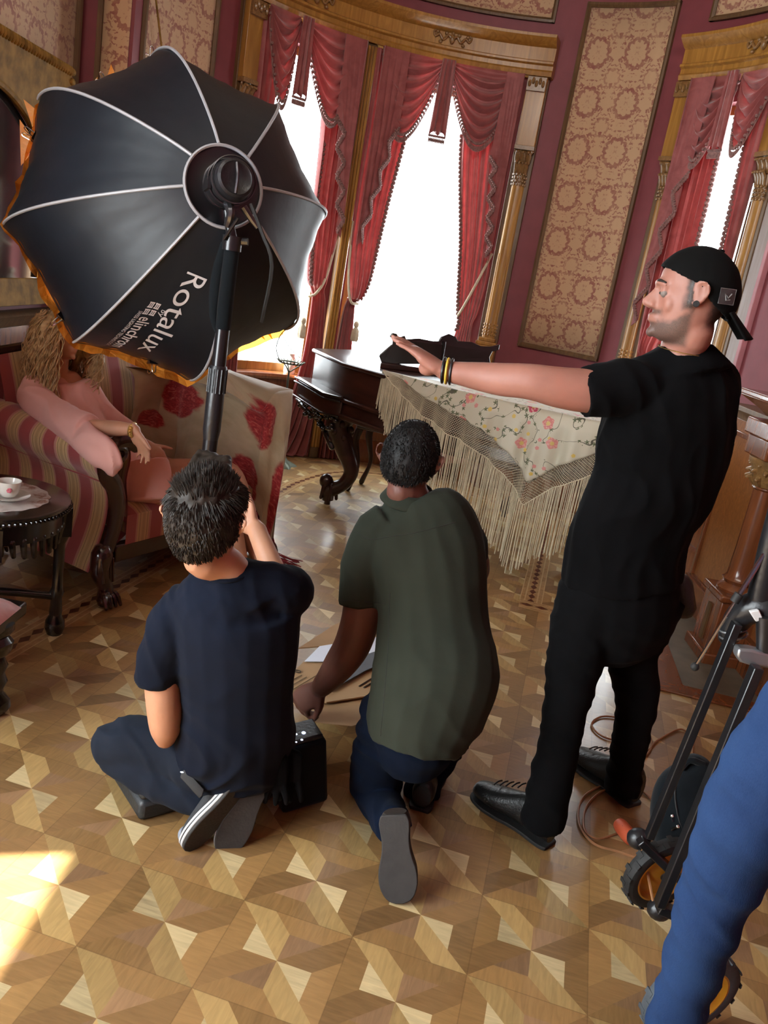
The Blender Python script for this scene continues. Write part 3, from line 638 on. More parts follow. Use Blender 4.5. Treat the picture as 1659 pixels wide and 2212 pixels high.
c6, f6 = curtain('narrow rose curtain on the right side of the right-hand window, behind the cap', [(3.28, 66.5, 71.3), (2.4, 68.4, 71.3), (1.8, 69.6, 71.3), (1.4, 70.0, 71.3), (.012, 69.2, 71.3)], 3, .085, .022, 6)
edge_fringe(c6, f6, .02, .014, 90, .1, .6)
# swags, jabots
def swag(label, p0, p1, drop, skew=0.0, ins=.135, z=3.295, folds=6):
    g = MB(); nu, nv = 30, 54
    def fn(u, v):
        s = math.sin(PI * (u ** (1 + skew))) ** .85 if 0 < u < 1 else 0
        sd = .10 + .90 * s; zz = z - drop * v * sd
        fold = math.sin(2 * PI * folds * v + .8 * math.sin(PI * u)) ; k = (.010 + .018 * s) * min(1, v * 5)
        a = lerp(p0, p1, u + .05 * (u - .5) * -v); return wp(a, zz, ins + .055 * s * min(1, v * 2) + k * fold)
    g.grid(fn, nu, nv); rt = root('curtain_swag', wp((p0 + p1) / 2, z, ins), label, 'curtain swag', 'draped swags under the cornices')
    obj('swag_cloth', g, M['curtain'], rt)
    f = MB(); n = max(20, int((p1 - p0) * 2.6))
    for i in range(n + 1):
        p = fn(i / n, 1.0); f.ball(p, (.013, .013, .012), 6, 4); q = p - V(0, 0, .018)
        f.tube([q, q - V(0, 0, .016), q - V(0, 0, .038)], [.0035, .0075, .004], 6)
        if i: f.tube([pp - V(0, 0, .056), p - V(0, 0, .056)], .0035, 5)
        pp = p
    obj('tassel_fringe', f, M['fringe'], rt); return rt
swag('draped red swag at the top left corner of the left window, glowing', -53, -44.5, .60, .0)
swag('draped red swag over the right half of the left window, brightly backlit', -43.5, -28.5, .62, .25)
swag('draped red swag over the left half of the middle window', -23.5, -8.2, .60, -.15)
swag('draped red swag over the right half of the middle window, beside the pilaster', -7.0, 10.8, .56, .1)
swag('draped rose swag over the right-hand window, next to the golden pilaster', 51.5, 62.5, .56, .1)
swag('draped rose swag in the right picture corner above the window', 63.0, 73, .50, .1)
def tail(label, p, w, z1, ins=.20):
    g = MB(); g.grid(lambda u, v: wp(p + (u - .5) * w * (.75 + .35 * v), lerp(3.29, z1 + .03 * abs(math.sin(u * PI * 2)), v), ins + .016 * math.sin(u * PI * 5)), 24, 12)
    rt = root('swag_tail', wp(p, 3.29, ins), label, 'curtain tail', 'short tails between the swags'); o = obj('tail_cloth', g, M['curtain'], rt); md = o.modifiers.new('t', 'SOLIDIFY'); md.thickness = .012
    f = MB()
    for i in range(11):
        q = wp(p + (i / 10 - .5) * w * 1.1, z1 - .004, ins); f.ball(q, (.012, .012, .011), 6, 4); f.tube([q - V(0, 0, .012), q - V(0, 0, .03), q - V(0, 0, .05)], [.0035, .008, .004], 6)
    obj('tassel_fringe', f, M['fringe'], rt)
tail('short red tail hanging between the two swags of the middle window', -7.6, 3.4, 2.74)
tail('short dark red tail hanging between the swags of the left window', -44.0, 3.0, 2.76)
tail('short rose tail between the swags of the right-hand window', 62.6, 3.0, 2.80)
def jabot(label, p_out, p_in, z_in, z_end, steps=4, ins=.20):
    """cascade with a zigzag lower edge, short on the window side, long at the frame"""
    zig = []
    for i in range(steps * 2 + 1):
        t = i / (steps * 2); a = lerp(p_in, p_out, .15 + .75 * t) + (1 if i % 2 else -1) * .9 * (1 if p_out > p_in else -1); zig.append((a, lerp(z_in, z_end, t)))
    g = MB(); n = len(zig)
    rows = [wp(lerp(p_in, p_out, i / (n - 1)), 3.285, ins - .02) for i in range(n)]
    mid = [wp(lerp(lerp(p_in, p_out, i / (n - 1)), zig[i][0], .6), lerp(3.285, zig[i][1], .55), ins + .012 * (i % 2)) for i in range(n)]
    low = [wp(zig[i][0], zig[i][1], ins + .03 * (i % 2)) for i in range(n)]
    outr = [wp(p_out, lerp(3.285, z_end - .05, k), ins) for k in (0, .55, 1)]
    rings = [rows + [outr[0]], mid + [outr[1]], low + [outr[2]]]
    g.rings(rings, closed=False); rt = root('curtain_jabot', wp((p_in + p_out) / 2, 3.28, ins), label, 'curtain cascade', 'zigzag cascades beside the windows')
    o = obj('cascade_cloth', g, M['curtain'], rt, smooth=False); md = o.modifiers.new('t', 'SOLIDIFY'); md.thickness = .008; md.offset = 0
    f = MB()
    for i in range(n - 1):
        a, b_ = low[i], low[i + 1]; m = max(3, int((b_ - a).length / .017))
        for k in range(m):
            q = a.lerp(b_, k / m) + Vector((WCX - a.x, WCY - a.y, 0)).normalized() * .012; f.ball(q, (.012, .012, .009), 6, 4); f.tube([q, q - V(0, 0, .022), q - V(0, 0, .042)], [.004, .008, .006], 5)
    obj('tassel_fringe', f, M['fringe'], rt)
jabot('zigzag fringed cascade left of the oak post on the left window', -28.0, -33.5, 2.72, 1.90, 4)
jabot('zigzag fringed cascade right of the oak post on the middle window', -23.6, -17.2, 2.74, 1.86, 4)
jabot('zigzag fringed cascade beside the fluted pilaster of the middle window', 10.8, 6.6, 2.66, 1.92, 5)
jabot('wide zigzag fringed cascade next to the shiny right pilaster', 51.4, 57.2, 2.66, 1.62, 4)
# tieback cords
def tie(label, pts): m = MB(); m.tube(pts, .011, 8, smooth=4); tag(obj('tieback_cord', m, M['ivory']), label, 'cord', 'curtain tieback cords')
tie('pale tieback cord from the oak post to the left curtain', [wp(-26.8, 1.95, .06), wp(-29.5, 1.55, .15), wp(-31.8, 1.40, .17), wp(-33.2, 1.36, .13)])
tie('pale tieback cord hanging down beside the oak post, right curtain', [wp(-23.9, 2.0, .07), wp(-23.7, 1.6, .13), wp(-22.6, 1.38, .17), wp(-20.2, 1.36, .14)])
tie('thick pale tieback rope from the fluted pilaster across the middle curtain', [wp(10.9, 1.94, .10), wp(8.6, 1.68, .16), wp(6.4, 1.47, .16), wp(5.4, 1.40, .12)])
def tassel(label, p):
    m = MB(); m.ball(p, (.024, .024, .03), 10, 6); m.lathe([(.012, 0), (.03, -.03), (.034, -.10), (.026, -.12), (.01, -.12)], p - V(0, 0, .02), 14, wob=lambda a, z: 1 + .12 * math.sin(a * 9))
    tag(obj('tassel', m, M['ivory']), label, 'tassel', 'tieback tassels')
tassel('ivory tassel by the left window curtain', wp(-33.6, 1.16, .12)); tassel('ivory tassel at the left rim of the middle window', wp(-19.6, 1.19, .12)); tassel('ivory tassel at the right rim of the middle window', wp(4.3, 1.12, .12))
# garden hedge far outside the right window
# ---- gold mirror on the left wall
rt = root('gilt_mirror', (XL, 4.3, 2.0), 'big carved gilt mirror with arched dark glass on the far left wall', 'mirror')
mx = XL + .05; g = MB(); y0, y1, z0, z1 = 3.15, 4.98, 1.16, 2.41
arch = [(y0 + .14, z0 + .14)] + [(lerp(y0 + .14, y1 - .22, t), 1.84 + .36 * math.sin(PI * t) ** .6) for t in np.linspace(0, 1, 22)] + [(y1 - .22, z0 + .14)]
g.prism([V(mx, y, z) for y, z in arch], (.02, 0, 0)); obj('mirror_glass', g, M['black_shade'], rt, smooth=False)
fr = MB(); outer = [(y0, z0)] + [(lerp(y0, y1, t), z1 + .0 * math.sin(PI * t)) for t in np.linspace(0, 1, 22)] + [(y1, z0)]
n = len(arch); vs = [V(mx, y, z) for y, z in outer] + [V(mx + .05, y, z) for y, z in outer] + [V(mx + .03, y, z) for y, z in arch] + [V(mx, y, z) for y, z in arch]
fr.add(vs, [(r * n + i, r * n + (i + 1) % n, ((r + 1) % 4) * n + (i + 1) % n, ((r + 1) % 4) * n + i) for r in range(4) for i in range(n)])
obj('mirror_frame', fr, M['gilt'], rt, bevel=.012)
e = MB(); e.tube([V(mx + .05, y, z) for y, z in arch], .018, 8)
for (ya, za), (yb, zb) in zip(outer[1:-2], outer[2:-1]):
    for k in range(3): t = k / 3; e.ball((mx + .05, lerp(ya, yb, t), lerp(za, zb, t) + .0), (.02, .016, .026), 7, 5)
for k in range(26): e.ball((mx + .05, y1, lerp(z0, z1, k / 25)), (.02, .026, .02), 7, 5)
obj('carved_edge', e, M['gilt'], rt)
# curtain-side details: white reveal strip and the sunlit glow use only the windows' own light
# ================================================================ SOFA
SO, SU, SV = V(-1.19, 3.55, 0), V(.46, .888, 0), V(-.888, .46, 0)
SRM = Matrix((SU, SV, V(0, 0, 1))).transposed()
def S(a, b, z=0.0): return SO + SU * a + SV * b + V(0, 0, z)
sofa = root('settee', SO, 'red and gold striped antique settee with dark scrolled wooden arm and claw foot', 'sofa')
aprof = [(.10, .30), (.09, .44), (.07, .56), (.085, .66), (.06, .735), (-.01, .765), (-.08, .745), (-.115, .69), (-.10, .62), (-.055, .565), (-.03, .48), (-.035, .38), (-.065, .28), (-.10, .20), (-.115, .155)]
def arm(a0, sgn, nm):
    P = catmull(aprof, 3); g = MB(); L = 0; acc = [0]
    for p, q in zip(P, P[1:]): L += float(np.hypot(*(q - p))); acc.append(L)
    N = len(P) - 1
    g.grid(lambda u, v: S(a0 + sgn * P[round(v * N)][0], .02 + u * .84, P[round(v * N)][1] + .004 * math.sin(u * 9)), 24, N, lambda u, v: (u * .84 + .05, acc[round(v * N)]))
    g.grid(lambda u, v: S(a0 + sgn * lerp(P[0][0], P[-1][0], v), .02 + u * .84, lerp(P[0][1], P[-1][1], v)), 4, 4)
    o = obj(nm, g, M['stripe'], sofa)
    w = MB(); Q = [p for p in P[12:]]; w.tube([S(a0 + sgn * (p[0] + .035), .0, p[1] - .012) for p in Q], [(.022, .034 + .012 * math.sin(PI * i / len(Q))) for i in range(len(Q))], 10, width=SV, dome=True)
    w.tube([S(a0 + sgn * (-.01 + .035 * math.cos(t)), -.004, .70 + .03 * math.sin(t)) for t in np.linspace(2.6, -1.5, 9)], .016, 8, dome=True); obj('arm_scroll', w, M['mahog'], o)
    cr = MB(); cr.tube([S(a0 + sgn * (-.052), .02 + t * .84, .566) for t in np.linspace(0, 1, 14)], .006, 6); obj('piping', cr, M['stripe'], o)
arm(0, 1, 'near_arm'); arm(1.12, -1, 'far_arm')
g = MB()
def seatf(u, v):
    a = lerp(.08, 1.04, u); b = lerp(.0, .72, v); e = min(1, min(u, 1 - u) * 9, min(v, 1.0) * 6 + .15); return S(a, b - .012 + .02 * (1 - e), .36 + .075 * math.sqrt(max(e, 0)))
g.grid(seatf, 26, 18, lambda u, v: (u * .96, v * .72)); g.grid(lambda u, v: S(lerp(.08, 1.04, u), .006, lerp(.24, .395, v)), 26, 3, lambda u, v: (u * .96, v * .1)); obj('seat_cushion', g, M['stripe'], sofa)
g = MB(); g.grid(lambda u, v: S(lerp(-.02, 1.14, u), .74 + .09 * v - .05 * math.sin(PI * v), .38 + .60 * v + .06 * math.sin(PI * u)), 26, 10, lambda u, v: (u * 1.16, v * .6))
g.grid(lambda u, v: S(lerp(-.02, 1.14, u), .83 + .06 * v, .98 - .7 * v + .06 * math.sin(PI * u)), 26, 4, lambda u, v: (u * 1.16, v * .6)); obj('backrest', g, M['stripe'], sofa)
w = MB(); w.tube([S(-.02 + 1.16 * t, .85, .985 + .06 * math.sin(PI * t)) for t in np.linspace(0, 1, 14)], .026, 8); obj('crest_rail', w, M['mahog'], sofa)
w = MB(); w.box(S(.55, .03, .215), (1.05, .05, .085), SRM); w.box(S(.55, .84, .215), (1.05, .05, .085), SRM)
for a in (-.02, 1.08): w.box(S(a, .43, .20), (.05, .82, .07), SRM)
obj('seat_rail', w, M['mahog'], sofa, bevel=.008)
for a, b_ in ((-.06, .0), (1.12, .0), (-.04, .82), (1.1, .82)):
    w = MB(); w.tube([S(a, b_, .24), S(a - .015, b_ - .01, .16), S(a + .005, b_ - .03, .09), S(a, b_ - .04, .03)], [.05, .042, .034, .040], 12, smooth=4, dome=True)
    for k in range(4): x = (k - 1.5) * .023; w.tube([S(a + x * .6, b_ - .04, .075), S(a + x, b_ - .075, .055), S(a + x * 1.2, b_ - .095, .014)], [.012, .013, .009], 7, smooth=3, dome=True)
    for k in range(5): w.tube([S(a + (k - 2) * .016, b_ - .035, .22), S(a + (k - 2) * .013, b_ - .05, .12)], .007, 6, dome=True)
    obj('claw_foot', w, M['mahog'], sofa)
# rose shawl over the far arm
sh = root('rose_shawl', S(1.1, .3, .9), 'cream shawl with big red roses draped over the far arm of the settee', 'shawl')
path = catmull([(.72, .70), (.98, .66), (1.0, .5), (.985, .25), (.985, -.02), (1.06, -.085), (1.16, -.06), (1.20, .05), (1.215, .3), (1.22, .7)], 8); NP = len(path) - 1
def shf(u, v):
    a, b_ = path[round(u * NP)]; fr = min(1, max(0, (u - .36) * 5)); z0 = .955 - .02 * math.sin(u * 7) - .085 * math.exp(-((u - .44) / .07) ** 2); zb = lerp(.42, .06, fr) + .03 * math.sin(u * 31)
    k = math.sin(u * 46 + v * 1.5) * .012 * min(1, v * 3) + .016 * math.sin(u * 19 + v * 6) + .010 * math.sin(u * 90 + v * 3) * min(1, v * 2)
    n = Vector((path[min(round(u * NP) + 1, NP)][1] - path[max(round(u * NP) - 1, 0)][1], -(path[min(round(u * NP) + 1, NP)][0] - path[max(round(u * NP) - 1, 0)][0])))
    n = n.normalized() if n.length > 0 else n; r = .05 * (1 - min(1, v * 6)) ** 2
    return S(a - n.x * (r - k) * -1, b_ + n.y * (k - r), lerp(z0, zb, v) - .6 * r)
g = MB(); g.grid(shf, NP, 40, lambda u, v: (u * 1.75, v * .9))
tp = lambda u, v: shf(u, 0).lerp(S(lerp(.95, 1.12, u), .35, .985), v); g.grid(tp, NP, 6, lambda u, v: (u * 1.75, -v * .15)); o = obj('shawl_cloth', g, M['rose'], sh); md = o.modifiers.new('t', 'SOLIDIFY'); md.thickness = .004
f = MB(); rnd = random.Random(3)
for i in range(140):
    u = lerp(.40, .80, i / 139); p = shf(u, 1.0); q = p + V(rnd.uniform(-.02, .03), rnd.uniform(-.03, .01), 0); q.z = .012 + rnd.random() * .02; f.tube([p, (p + q) / 2 + V(rnd.uniform(-.01, .01), 0, 0), q], .0028, 4)
for i in range(70):
    p = S(1.08 + rnd.uniform(-.05, .05), -.10, .03); q = V(-.66 + rnd.uniform(-.02, .26), 4.30 + rnd.uniform(-.1, .16), .008 + rnd.random() * .01); f.tube([p, p.lerp(q, .5) + V(rnd.uniform(-.02, .02), rnd.uniform(-.02, .02), -.005), q], .0028, 4)
obj('long_fringe', f, M['redfringe'], sh)
# ================================================================ SIDE TABLE
TC, TZ, TR = V(-1.50, 3.0, 0), .60, .30
tb = root('side_table', TC, 'round black carved side table with beaded rim in front of the settee', 'table')
m = MB(); m.lathe([(.02, TZ - .03), (TR * .98, TZ - .03), (TR, TZ - .02), (TR, TZ - .004), (TR - .012, TZ), (.001, TZ)], TC, 60); top = obj('table_top', m, M['ebony'], tb)
m = MB()
for k in range(96): a = 2 * PI * k / 96; m.ball(TC + V(TR * math.cos(a), TR * math.sin(a), TZ - .024), .0085, 6, 4)
obj('beaded_rim', m, M['ebony'], top)
m = MB(); m.lathe([(TR * .86, TZ - .12), (TR * .93, TZ - .11), (TR * .93, TZ - .03), (TR * .86, TZ - .03)], TC, 40)
for k in range(40):
    a = 2 * PI * k / 40; d = .04 + .035 * abs(math.cos(a * 2 + .5)); m.tube([TC + V(TR * .9 * math.cos(a), TR * .9 * math.sin(a), TZ - .10), TC + V(TR * .88 * math.cos(a + .04), TR * .88 * math.sin(a + .04), TZ - .10 - d)], [.014, .010], 7, dome=True)
obj('carved_apron', m, M['ebony'], tb)
for k in range(4):
    a = math.atan2(.14, .27) + k * PI / 2 + .04; d = V(math.cos(a), math.sin(a), 0); m = MB(); c = TC + d * .27
    m.lathe([(.030, .0), (.040, .03), (.038, .06), (.024, .085), (.026, .10), (.022, .16), (.030, .19), (.022, .21), (.022, .40), (.034, .43), (.030, .46), (.040, .48), (.042, .57)], c, 14); m.box(c + V(0, 0, .50), (.075, .075, .12), Matrix.Rotation(a, 3, 'Z')); obj('leg', m, M['ebony'], tb)
m = MB()
for k in range(2): a = math.atan2(.14, .27) + k * PI / 2 + .04; d = V(math.cos(a), math.sin(a), 0); m.tube([TC + d * .26 + V(0, 0, .17), TC + V(0, 0, .20), TC - d * .26 + V(0, 0, .17)], .017, 10, smooth=4)
m.ball(TC + V(0, 0, .21), .035, 10, 6); obj('stretcher', m, M['ebony'], tb)
m = MB(); dc = TC + V(.02, .0, 0); m.lathe([(.001, TZ + .0045), (.20, TZ + .0045), (.205, TZ + .001)], dc, 72, wob=lambda a, z: 1 + .018 * math.sin(a * 18)); tag(obj('doily', m, M['lace'], None), 'round white lace doily on the black side table', 'doily')
cc = fl(18, 1078, TZ + .01); cp = root('teacup', cc, 'white china teacup with a small painted rose on its saucer', 'cup')
m = MB(); m.lathe([(.022, .012), (.026, .014), (.036, .03), (.043, .062), (.045, .072), (.043, .072), (.040, .06), (.032, .03), (.002, .022)], cc, 30); obj('bowl', m, M['china'], cp)
m = MB(); m.tube([cc + V(-.03, -.03, .055), cc + V(-.055, -.055, .055), cc + V(-.05, -.05, .03), cc + V(-.028, -.028, .028)], .004, 8, smooth=4); obj('handle', m, M['china'], cp)
m = MB()
for k in range(6): a = k * 1.05; m.ball(cc + V(.018 + .0, -.036, .046) + V(.006 * math.cos(a), 0, .006 * math.sin(a)), (.005, .003, .005), 7, 5)
obj('painted_rose', m, M['rosebud'], cp)
m = MB(); m.lathe([(.001, .0), (.035, .0), (.045, .005), (.075, .016), (.077, .019), (.045, .009), (.03, .006), (.001, .006)], cc + V(0, 0, .0), 36); tag(obj('saucer', m, M['china']), 'white china saucer under the teacup on the doily', 'saucer')
# ================================================================ CHAIR AT THE LEFT EDGE
cq = V(-1.21, 2.50, 0); ch = root('carved_chair', cq, 'black carved chair with a red and orange silk cushion, cut off by the left edge', 'chair')
m = MB(); m.lathe([(.045, 0), (.058, .02), (.055, .05), (.034, .075), (.034, .09), (.046, .12), (.036, .15), (.046, .18), (.034, .21), (.055, .235), (.06, .27), (.045, .29), (.06, .31), (.06, .335)], cq, 16, wob=lambda a, z: 1 + .06 * math.sin(a * 6)); obj('leg', m, M['ebony'], ch)
for dx, dy in ((-.5, .08), (-.45, -.4), (.04, -.42)):
    if dx > 0: continue
    c2_ = cq + V(dx, dy, 0); m = MB(); m.lathe([(.045, 0), (.055, .05), (.034, .09), (.046, .12), (.036, .15), (.034, .21), (.06, .27), (.05, .335)], c2_, 12); obj('leg', m, M['ebony'], ch)
m = MB(); m.box(cq + V(-.24, -.12, .345), (.58, .5, .05)); obj('seat_frame', m, M['ebony'], ch, bevel=.01)
m = MB(); m.grid(lambda u, v: cq + V(lerp(-.50, .055, u), lerp(-.36, .07, v), .37 + .085 * (math.sin(PI * u) ** .35 if 0 < u < 1 else 0) * (math.sin(PI * v) ** .35 if 0 < v < 1 else 0) + .004 * math.sin(u * 22)), 20, 20); obj('cushion', m, M['red_cushion'], ch)
# ================================================================ PIANO
pn = root('grand_piano', V(.3, 5.7, 0), 'dark polished grand piano with carved cabriole leg, partly under the embroidered shawl', 'piano')
TOPZ = 1.03
edge = [(-.70, 6.20), (-.56, 5.93), (-.42, 5.64), (-.12, 5.37), (.35, 5.02), (.75, 4.86), (1.12, 4.75)]
body = edge + [(1.50, 4.95), (1.52, 5.45), (1.20, 6.0), (.70, 6.40), (.05, 6.68), (-.45, 6.60)]
bc = V(.45, 5.7, 0)
def offs(P, k): return [Vector((x, y, 0)) + (Vector((x, y, 0)) - bc).normalized() * k for x, y in P]
def ringpoly(mb, layers):
    mb.rings([[p + V(0, 0, z) for p in offs(body, k)] for z, k in layers])
m = MB(); ringpoly(m, [(.66, .0), (.68, .012), (.70, .012), (.76, -.002), (TOPZ - .03, -.004)]); obj('case', m, M['rosewood'], pn, bevel=.006)
m = MB(); ringpoly(m, [(.655, .035), (.675, .04), (.69, .028)]); ringpoly(m, [(.765, .028), (.785, .032), (.795, .02)]); obj('case_moulding', m, M['rosewood'], pn, bevel=.004)
m = MB(); ringpoly(m, [(TOPZ - .03, .022), (TOPZ - .02, .03), (TOPZ - .008, .03), (TOPZ, .02)]); obj('lid', m, M['rosewood'], pn, bevel=.003)
m = MB(); m.prism([V(-.80, 6.22, .66), V(-.53, 5.66, .66), V(-.40, 5.60, .66), V(-.40, 6.4, .66), V(-.55, 6.55, .66)], (0, 0, .13)); m.prism([V(-.815, 6.22, .785), V(-.54, 5.645, .785), V(-.40, 5.585, .785), V(-.40, 6.4, .785)], (0, 0, .022)); obj('key_bed', m, M['rosewood'], pn, bevel=.012)
for z_ in (.800, .770, .668):
    m = MB(); m.tube([V(-.822, 6.20, z_), V(-.545, 5.640, z_), V(-.415, 5.585, z_)], .007, 8); obj('bright_moulding', m, M['ebony'], pn)
m = MB(); rb = random.Random(4)
for i in range(34):
    t = rb.random(); dn = rb.random() * .15 * (1 - abs(t - .62) * 1.1); q = V(-.76, 6.12, .648).lerp(V(-.43, 5.63, .648), t) - V(0, 0, max(dn, 0)); m.ball(q, (.020, .020, .016), 7, 5)
m.tube([V(-.78, 6.16, .65), V(-.70, 6.02, .61), V(-.58, 5.90, .57), V(-.50, 5.78, .50), V(-.44, 5.74, .42)], [.014, .018, .02, .02, .02], 8, smooth=3, dome=True); obj('carved_bracket', m, M['ebony'], pn)
def cab(p, px_, sc=1.0, carve=True):
    m = MB(); dx = V(*px_, 0)
    pts = [p + V(0, 0, .67), p - dx * .02 + V(0, 0, .57), p + dx * .05 + V(0, 0, .42), p + dx * .12 + V(0, 0, .28), p + dx * .08 + V(0, 0, .17), p - dx * .02 + V(0, 0, .10), p - dx * .02 + V(0, 0, .03)]
    m.tube(pts, [.10 * sc, .085 * sc, .07 * sc, .055 * sc, .048 * sc, .055 * sc, .04 * sc], 16, smooth=5)
    if carve:
        m.ball(p - dx * .05 + V(0, 0, .165), (.05, .05, .055), 12, 8)
        for k in range(5): m.tube([p - dx * .02 + V(.045 * math.cos(k * 1.26), .045 * math.sin(k * 1.26), .15), p - dx * .02 + V(.06 * math.cos(k * 1.26), .06 * math.sin(k * 1.26), .05)], [.016, .012], 7, dome=True)
        for k in range(14):
            a = k * 2.4; z = .66 - .012 * k; r = .10 - .003 * k; m.ball(p + V(r * math.cos(a), r * math.sin(a), z - .03), (.022, .022, .026), 7, 5)
        for k in range(9): m.tube([p + dx * -(.06 + .012 * k) + V(0, -.02, .655), p + dx * -(.05 + .008 * k) + V(0, -.03, .60 + .005 * k)], [.014, .010], 6, dome=True)
    m.tube([p - dx * .02 + V(0, 0, .04), p - dx * .02], .022, 10); obj('cabriole_leg', m, M['rosewood'], pn)
cab(V(-.395, 5.76, 0), (.97, -.1)); cab(V(.93, 6.25, 0), (.4, -.5), .8, False); cab(V(1.25, 5.1, 0), (.4, -.5), .85, False)
# music desk: carved fretwork outline
out_ = [(826, 786), (820, 768), (838, 752), (848, 744), (849, 733), (842, 727), (848, 719), (858, 721), (862, 729), (875, 725), (878, 733), (905, 731), (935, 737), (948, 737), (955, 727), (970, 721), (984, 727), (990, 737), (1020, 739), (1040, 748), (1062, 749), (1080, 744), (1078, 756), (1064, 760), (1058, 772), (1060, 788)]
P = []
for x, y in out_: t = (x - 826) / 234; P.append(at(x, y, lerp(5.75, 6.12, t)))
lo = min(p.z for p in P); m = MB(); m.prism(P, (-.008, .022, 0)); dk = obj('music_desk', m, M['ebony'], pn, smooth=False, bevel=.004)
m = MB()
for x in (962,): t = (x - 826) / 234; m.tube([at(x, 738, lerp(5.75, 6.12, t) - .02), at(x - 8, 786, lerp(5.75, 6.12, t) - .02)], .007, 6)
for k in range(6): a = k * 1.05; q = at(905, 757, 5.86); m.tube([q, q + V(.05 * math.cos(a), -.01, .03 * math.sin(a))], [.008, .004], 6)
obj('desk_carving', m, M['ebony'], dk)
b0, b1 = at(822, 790, 5.72), at(1062, 800, 6.1); m = MB(); m.prism([V(b0.x, b0.y - .06, TOPZ), V(b1.x, b1.y - .06, TOPZ), V(b1.x, b1.y + .18, TOPZ), V(b0.x, b0.y + .18, TOPZ)], (0, 0, .035)); obj('desk_base', m, M['rosewood'], pn, bevel=.005)
# bench behind
bn = root('piano_bench', V(-.05, 6.28, 0), 'black lacquered bench with slender curved legs behind the piano leg', 'bench')
m = MB(); m.box((-.06, 6.30, .525), (.44, .34, .05), Matrix.Rotation(-.25, 3, 'Z')); obj('seat', m, M['rosewood'], bn, bevel=.01)
for x, y in ((-.285, 6.22), (.08, 6.12), (-.20, 6.50), (.12, 6.42)): m = MB(); m.tube([(x, y, .51), (x - .02, y, .40), (x + .025, y, .2), (x - .02, y, .02)], [.03, .028, .016, .022], 10, smooth=4, dome=True); obj('leg', m, M['rosewood'], bn)
fs = fl(962, 985, .36); st = root('footstool', (fs.x, fs.y, 0), 'small pink upholstered stool seen through the fringe under the piano', 'stool')
m = MB(); m.ball((fs.x, fs.y, .38), (.17, .17, .07), 20, 10); obj('cushion', m, M['pink'], st)
for k in range(4): a = k * PI / 2 + .6; m = MB(); m.tube([(fs.x + .12 * math.cos(a), fs.y + .12 * math.sin(a), .35), (fs.x + .15 * math.cos(a), fs.y + .15 * math.sin(a), .01)], [.02, .013], 8); obj('leg', m, M['mahog'], st)
# ---- embroidered shawl
sw = root('embroidered_shawl', V(.6, 5.0, TOPZ), 'ivory shawl embroidered with pink flowers, netted border and long fringe over the piano', 'shawl')
EP = catmull([(-.16, 5.40), (-.05, 5.30), (.35, 4.985), (.75, 4.82), (1.12, 4.70), (1.45, 4.80)], 12); EL = [0.0]
for p, q in zip(EP, EP[1:]): EL.append(EL[-1] + float(np.hypot(*(q - p))))
def epos(s):
    L = s * EL[-1]
    for i in range(len(EL) - 1):
        if EL[i + 1] >= L: t = (L - EL[i]) / (EL[i + 1] - EL[i]); break
    p = EP[i] + (EP[i + 1] - EP[i]) * t; d = EP[i + 1] - EP[i]; n = Vector((d[1], -d[0], 0)).normalized(); return Vector((p[0], p[1], 0)), n
LT = EL[-1]
def drop(s):           # silk drop along the edge
    x = epos(s)[0].x
    return float(np.interp(x, [-.17, -.02, .12, .3, .5, .68, .82, .95, 1.12, 1.45], [.0, .02, .07, .12, .18, .28, .42, .28, .17, .12]))
def net(s): return float(np.interp(epos(s)[0].x, [-.17, -.05, .1, .3, .6, .82, 1.0, 1.4], [.0, .05, .10, .125, .13, .13, .13, .13]))
def fol(s, z): return .018 * math.sin(s * 60 + z * 2) + .010 * math.sin(s * 113)
def hang(s, d):
    p, n = epos(s); k = min(1, d / .06); return p + n * (.035 * k + fol(s, d) * min(1, d * 4) + .03 * min(1, d)) + V(0, 0, TOPZ + .012 - d + .01 * (1 - k))
g = MB(); g.grid(lambda u, v: hang(u, drop(u) * v + 1e-4), 150, 16, lambda u, v: (u * LT, drop(u) * v))
g.grid(lambda u, v: epos(u)[0] - epos(u)[1] * (v * min(.42, .02 + u * 1.2)) + V(0, 0, TOPZ + .014 + .004 * math.sin(u * 60) * math.sin(v * 9)), 120, 10, lambda u, v: (u * LT, -v * .42)); o = obj('silk_cloth', g, M['shawl'], sw); md = o.modifiers.new('t', 'SOLIDIFY'); md.thickness = .003
m = MB(); NC = 150; NRW = 8
for i in range(NC):
    for r in range(NRW):
        for s_ in (0, 1):
            u0, u1 = (i / NC, (i + 1) / NC) if s_ else ((i + 1) / NC, i / NC); p = hang(u0, drop(u0) + net(u0) * r / NRW); q = hang(u1, drop(u1) + net(u1) * (r + 1) / NRW)
            if (p - q).length > .002: m.tube([p, q], .0013, 3)
obj('netted_border', m, M['ivory'], sw)
m = MB(); rnd = random.Random(9)
m.tube([hang(i / 200, drop(i / 200) + net(i / 200)) for i in range(201)], .004, 5)
for i in range(240):
    u = (i + .5 * rnd.random()) / 240; u = min(u, .999); d0 = drop(u) + net(u); ln = .40 + .06 * rnd.random(); x = epos(u)[0].x
    if x < .1: ln *= float(np.interp(x, [-.17, .1], [.5, 1]))
    a = hang(u, d0); sx = rnd.uniform(-.012, .012); m.tube([a, a + V(sx * .4, .004, -ln * .5), a + V(sx, rnd.uniform(-.01, .01), -ln)], .0032, 4)
f = obj('long_fringe', m, M['ivory'], sw); f['kind'] = 'stuff'
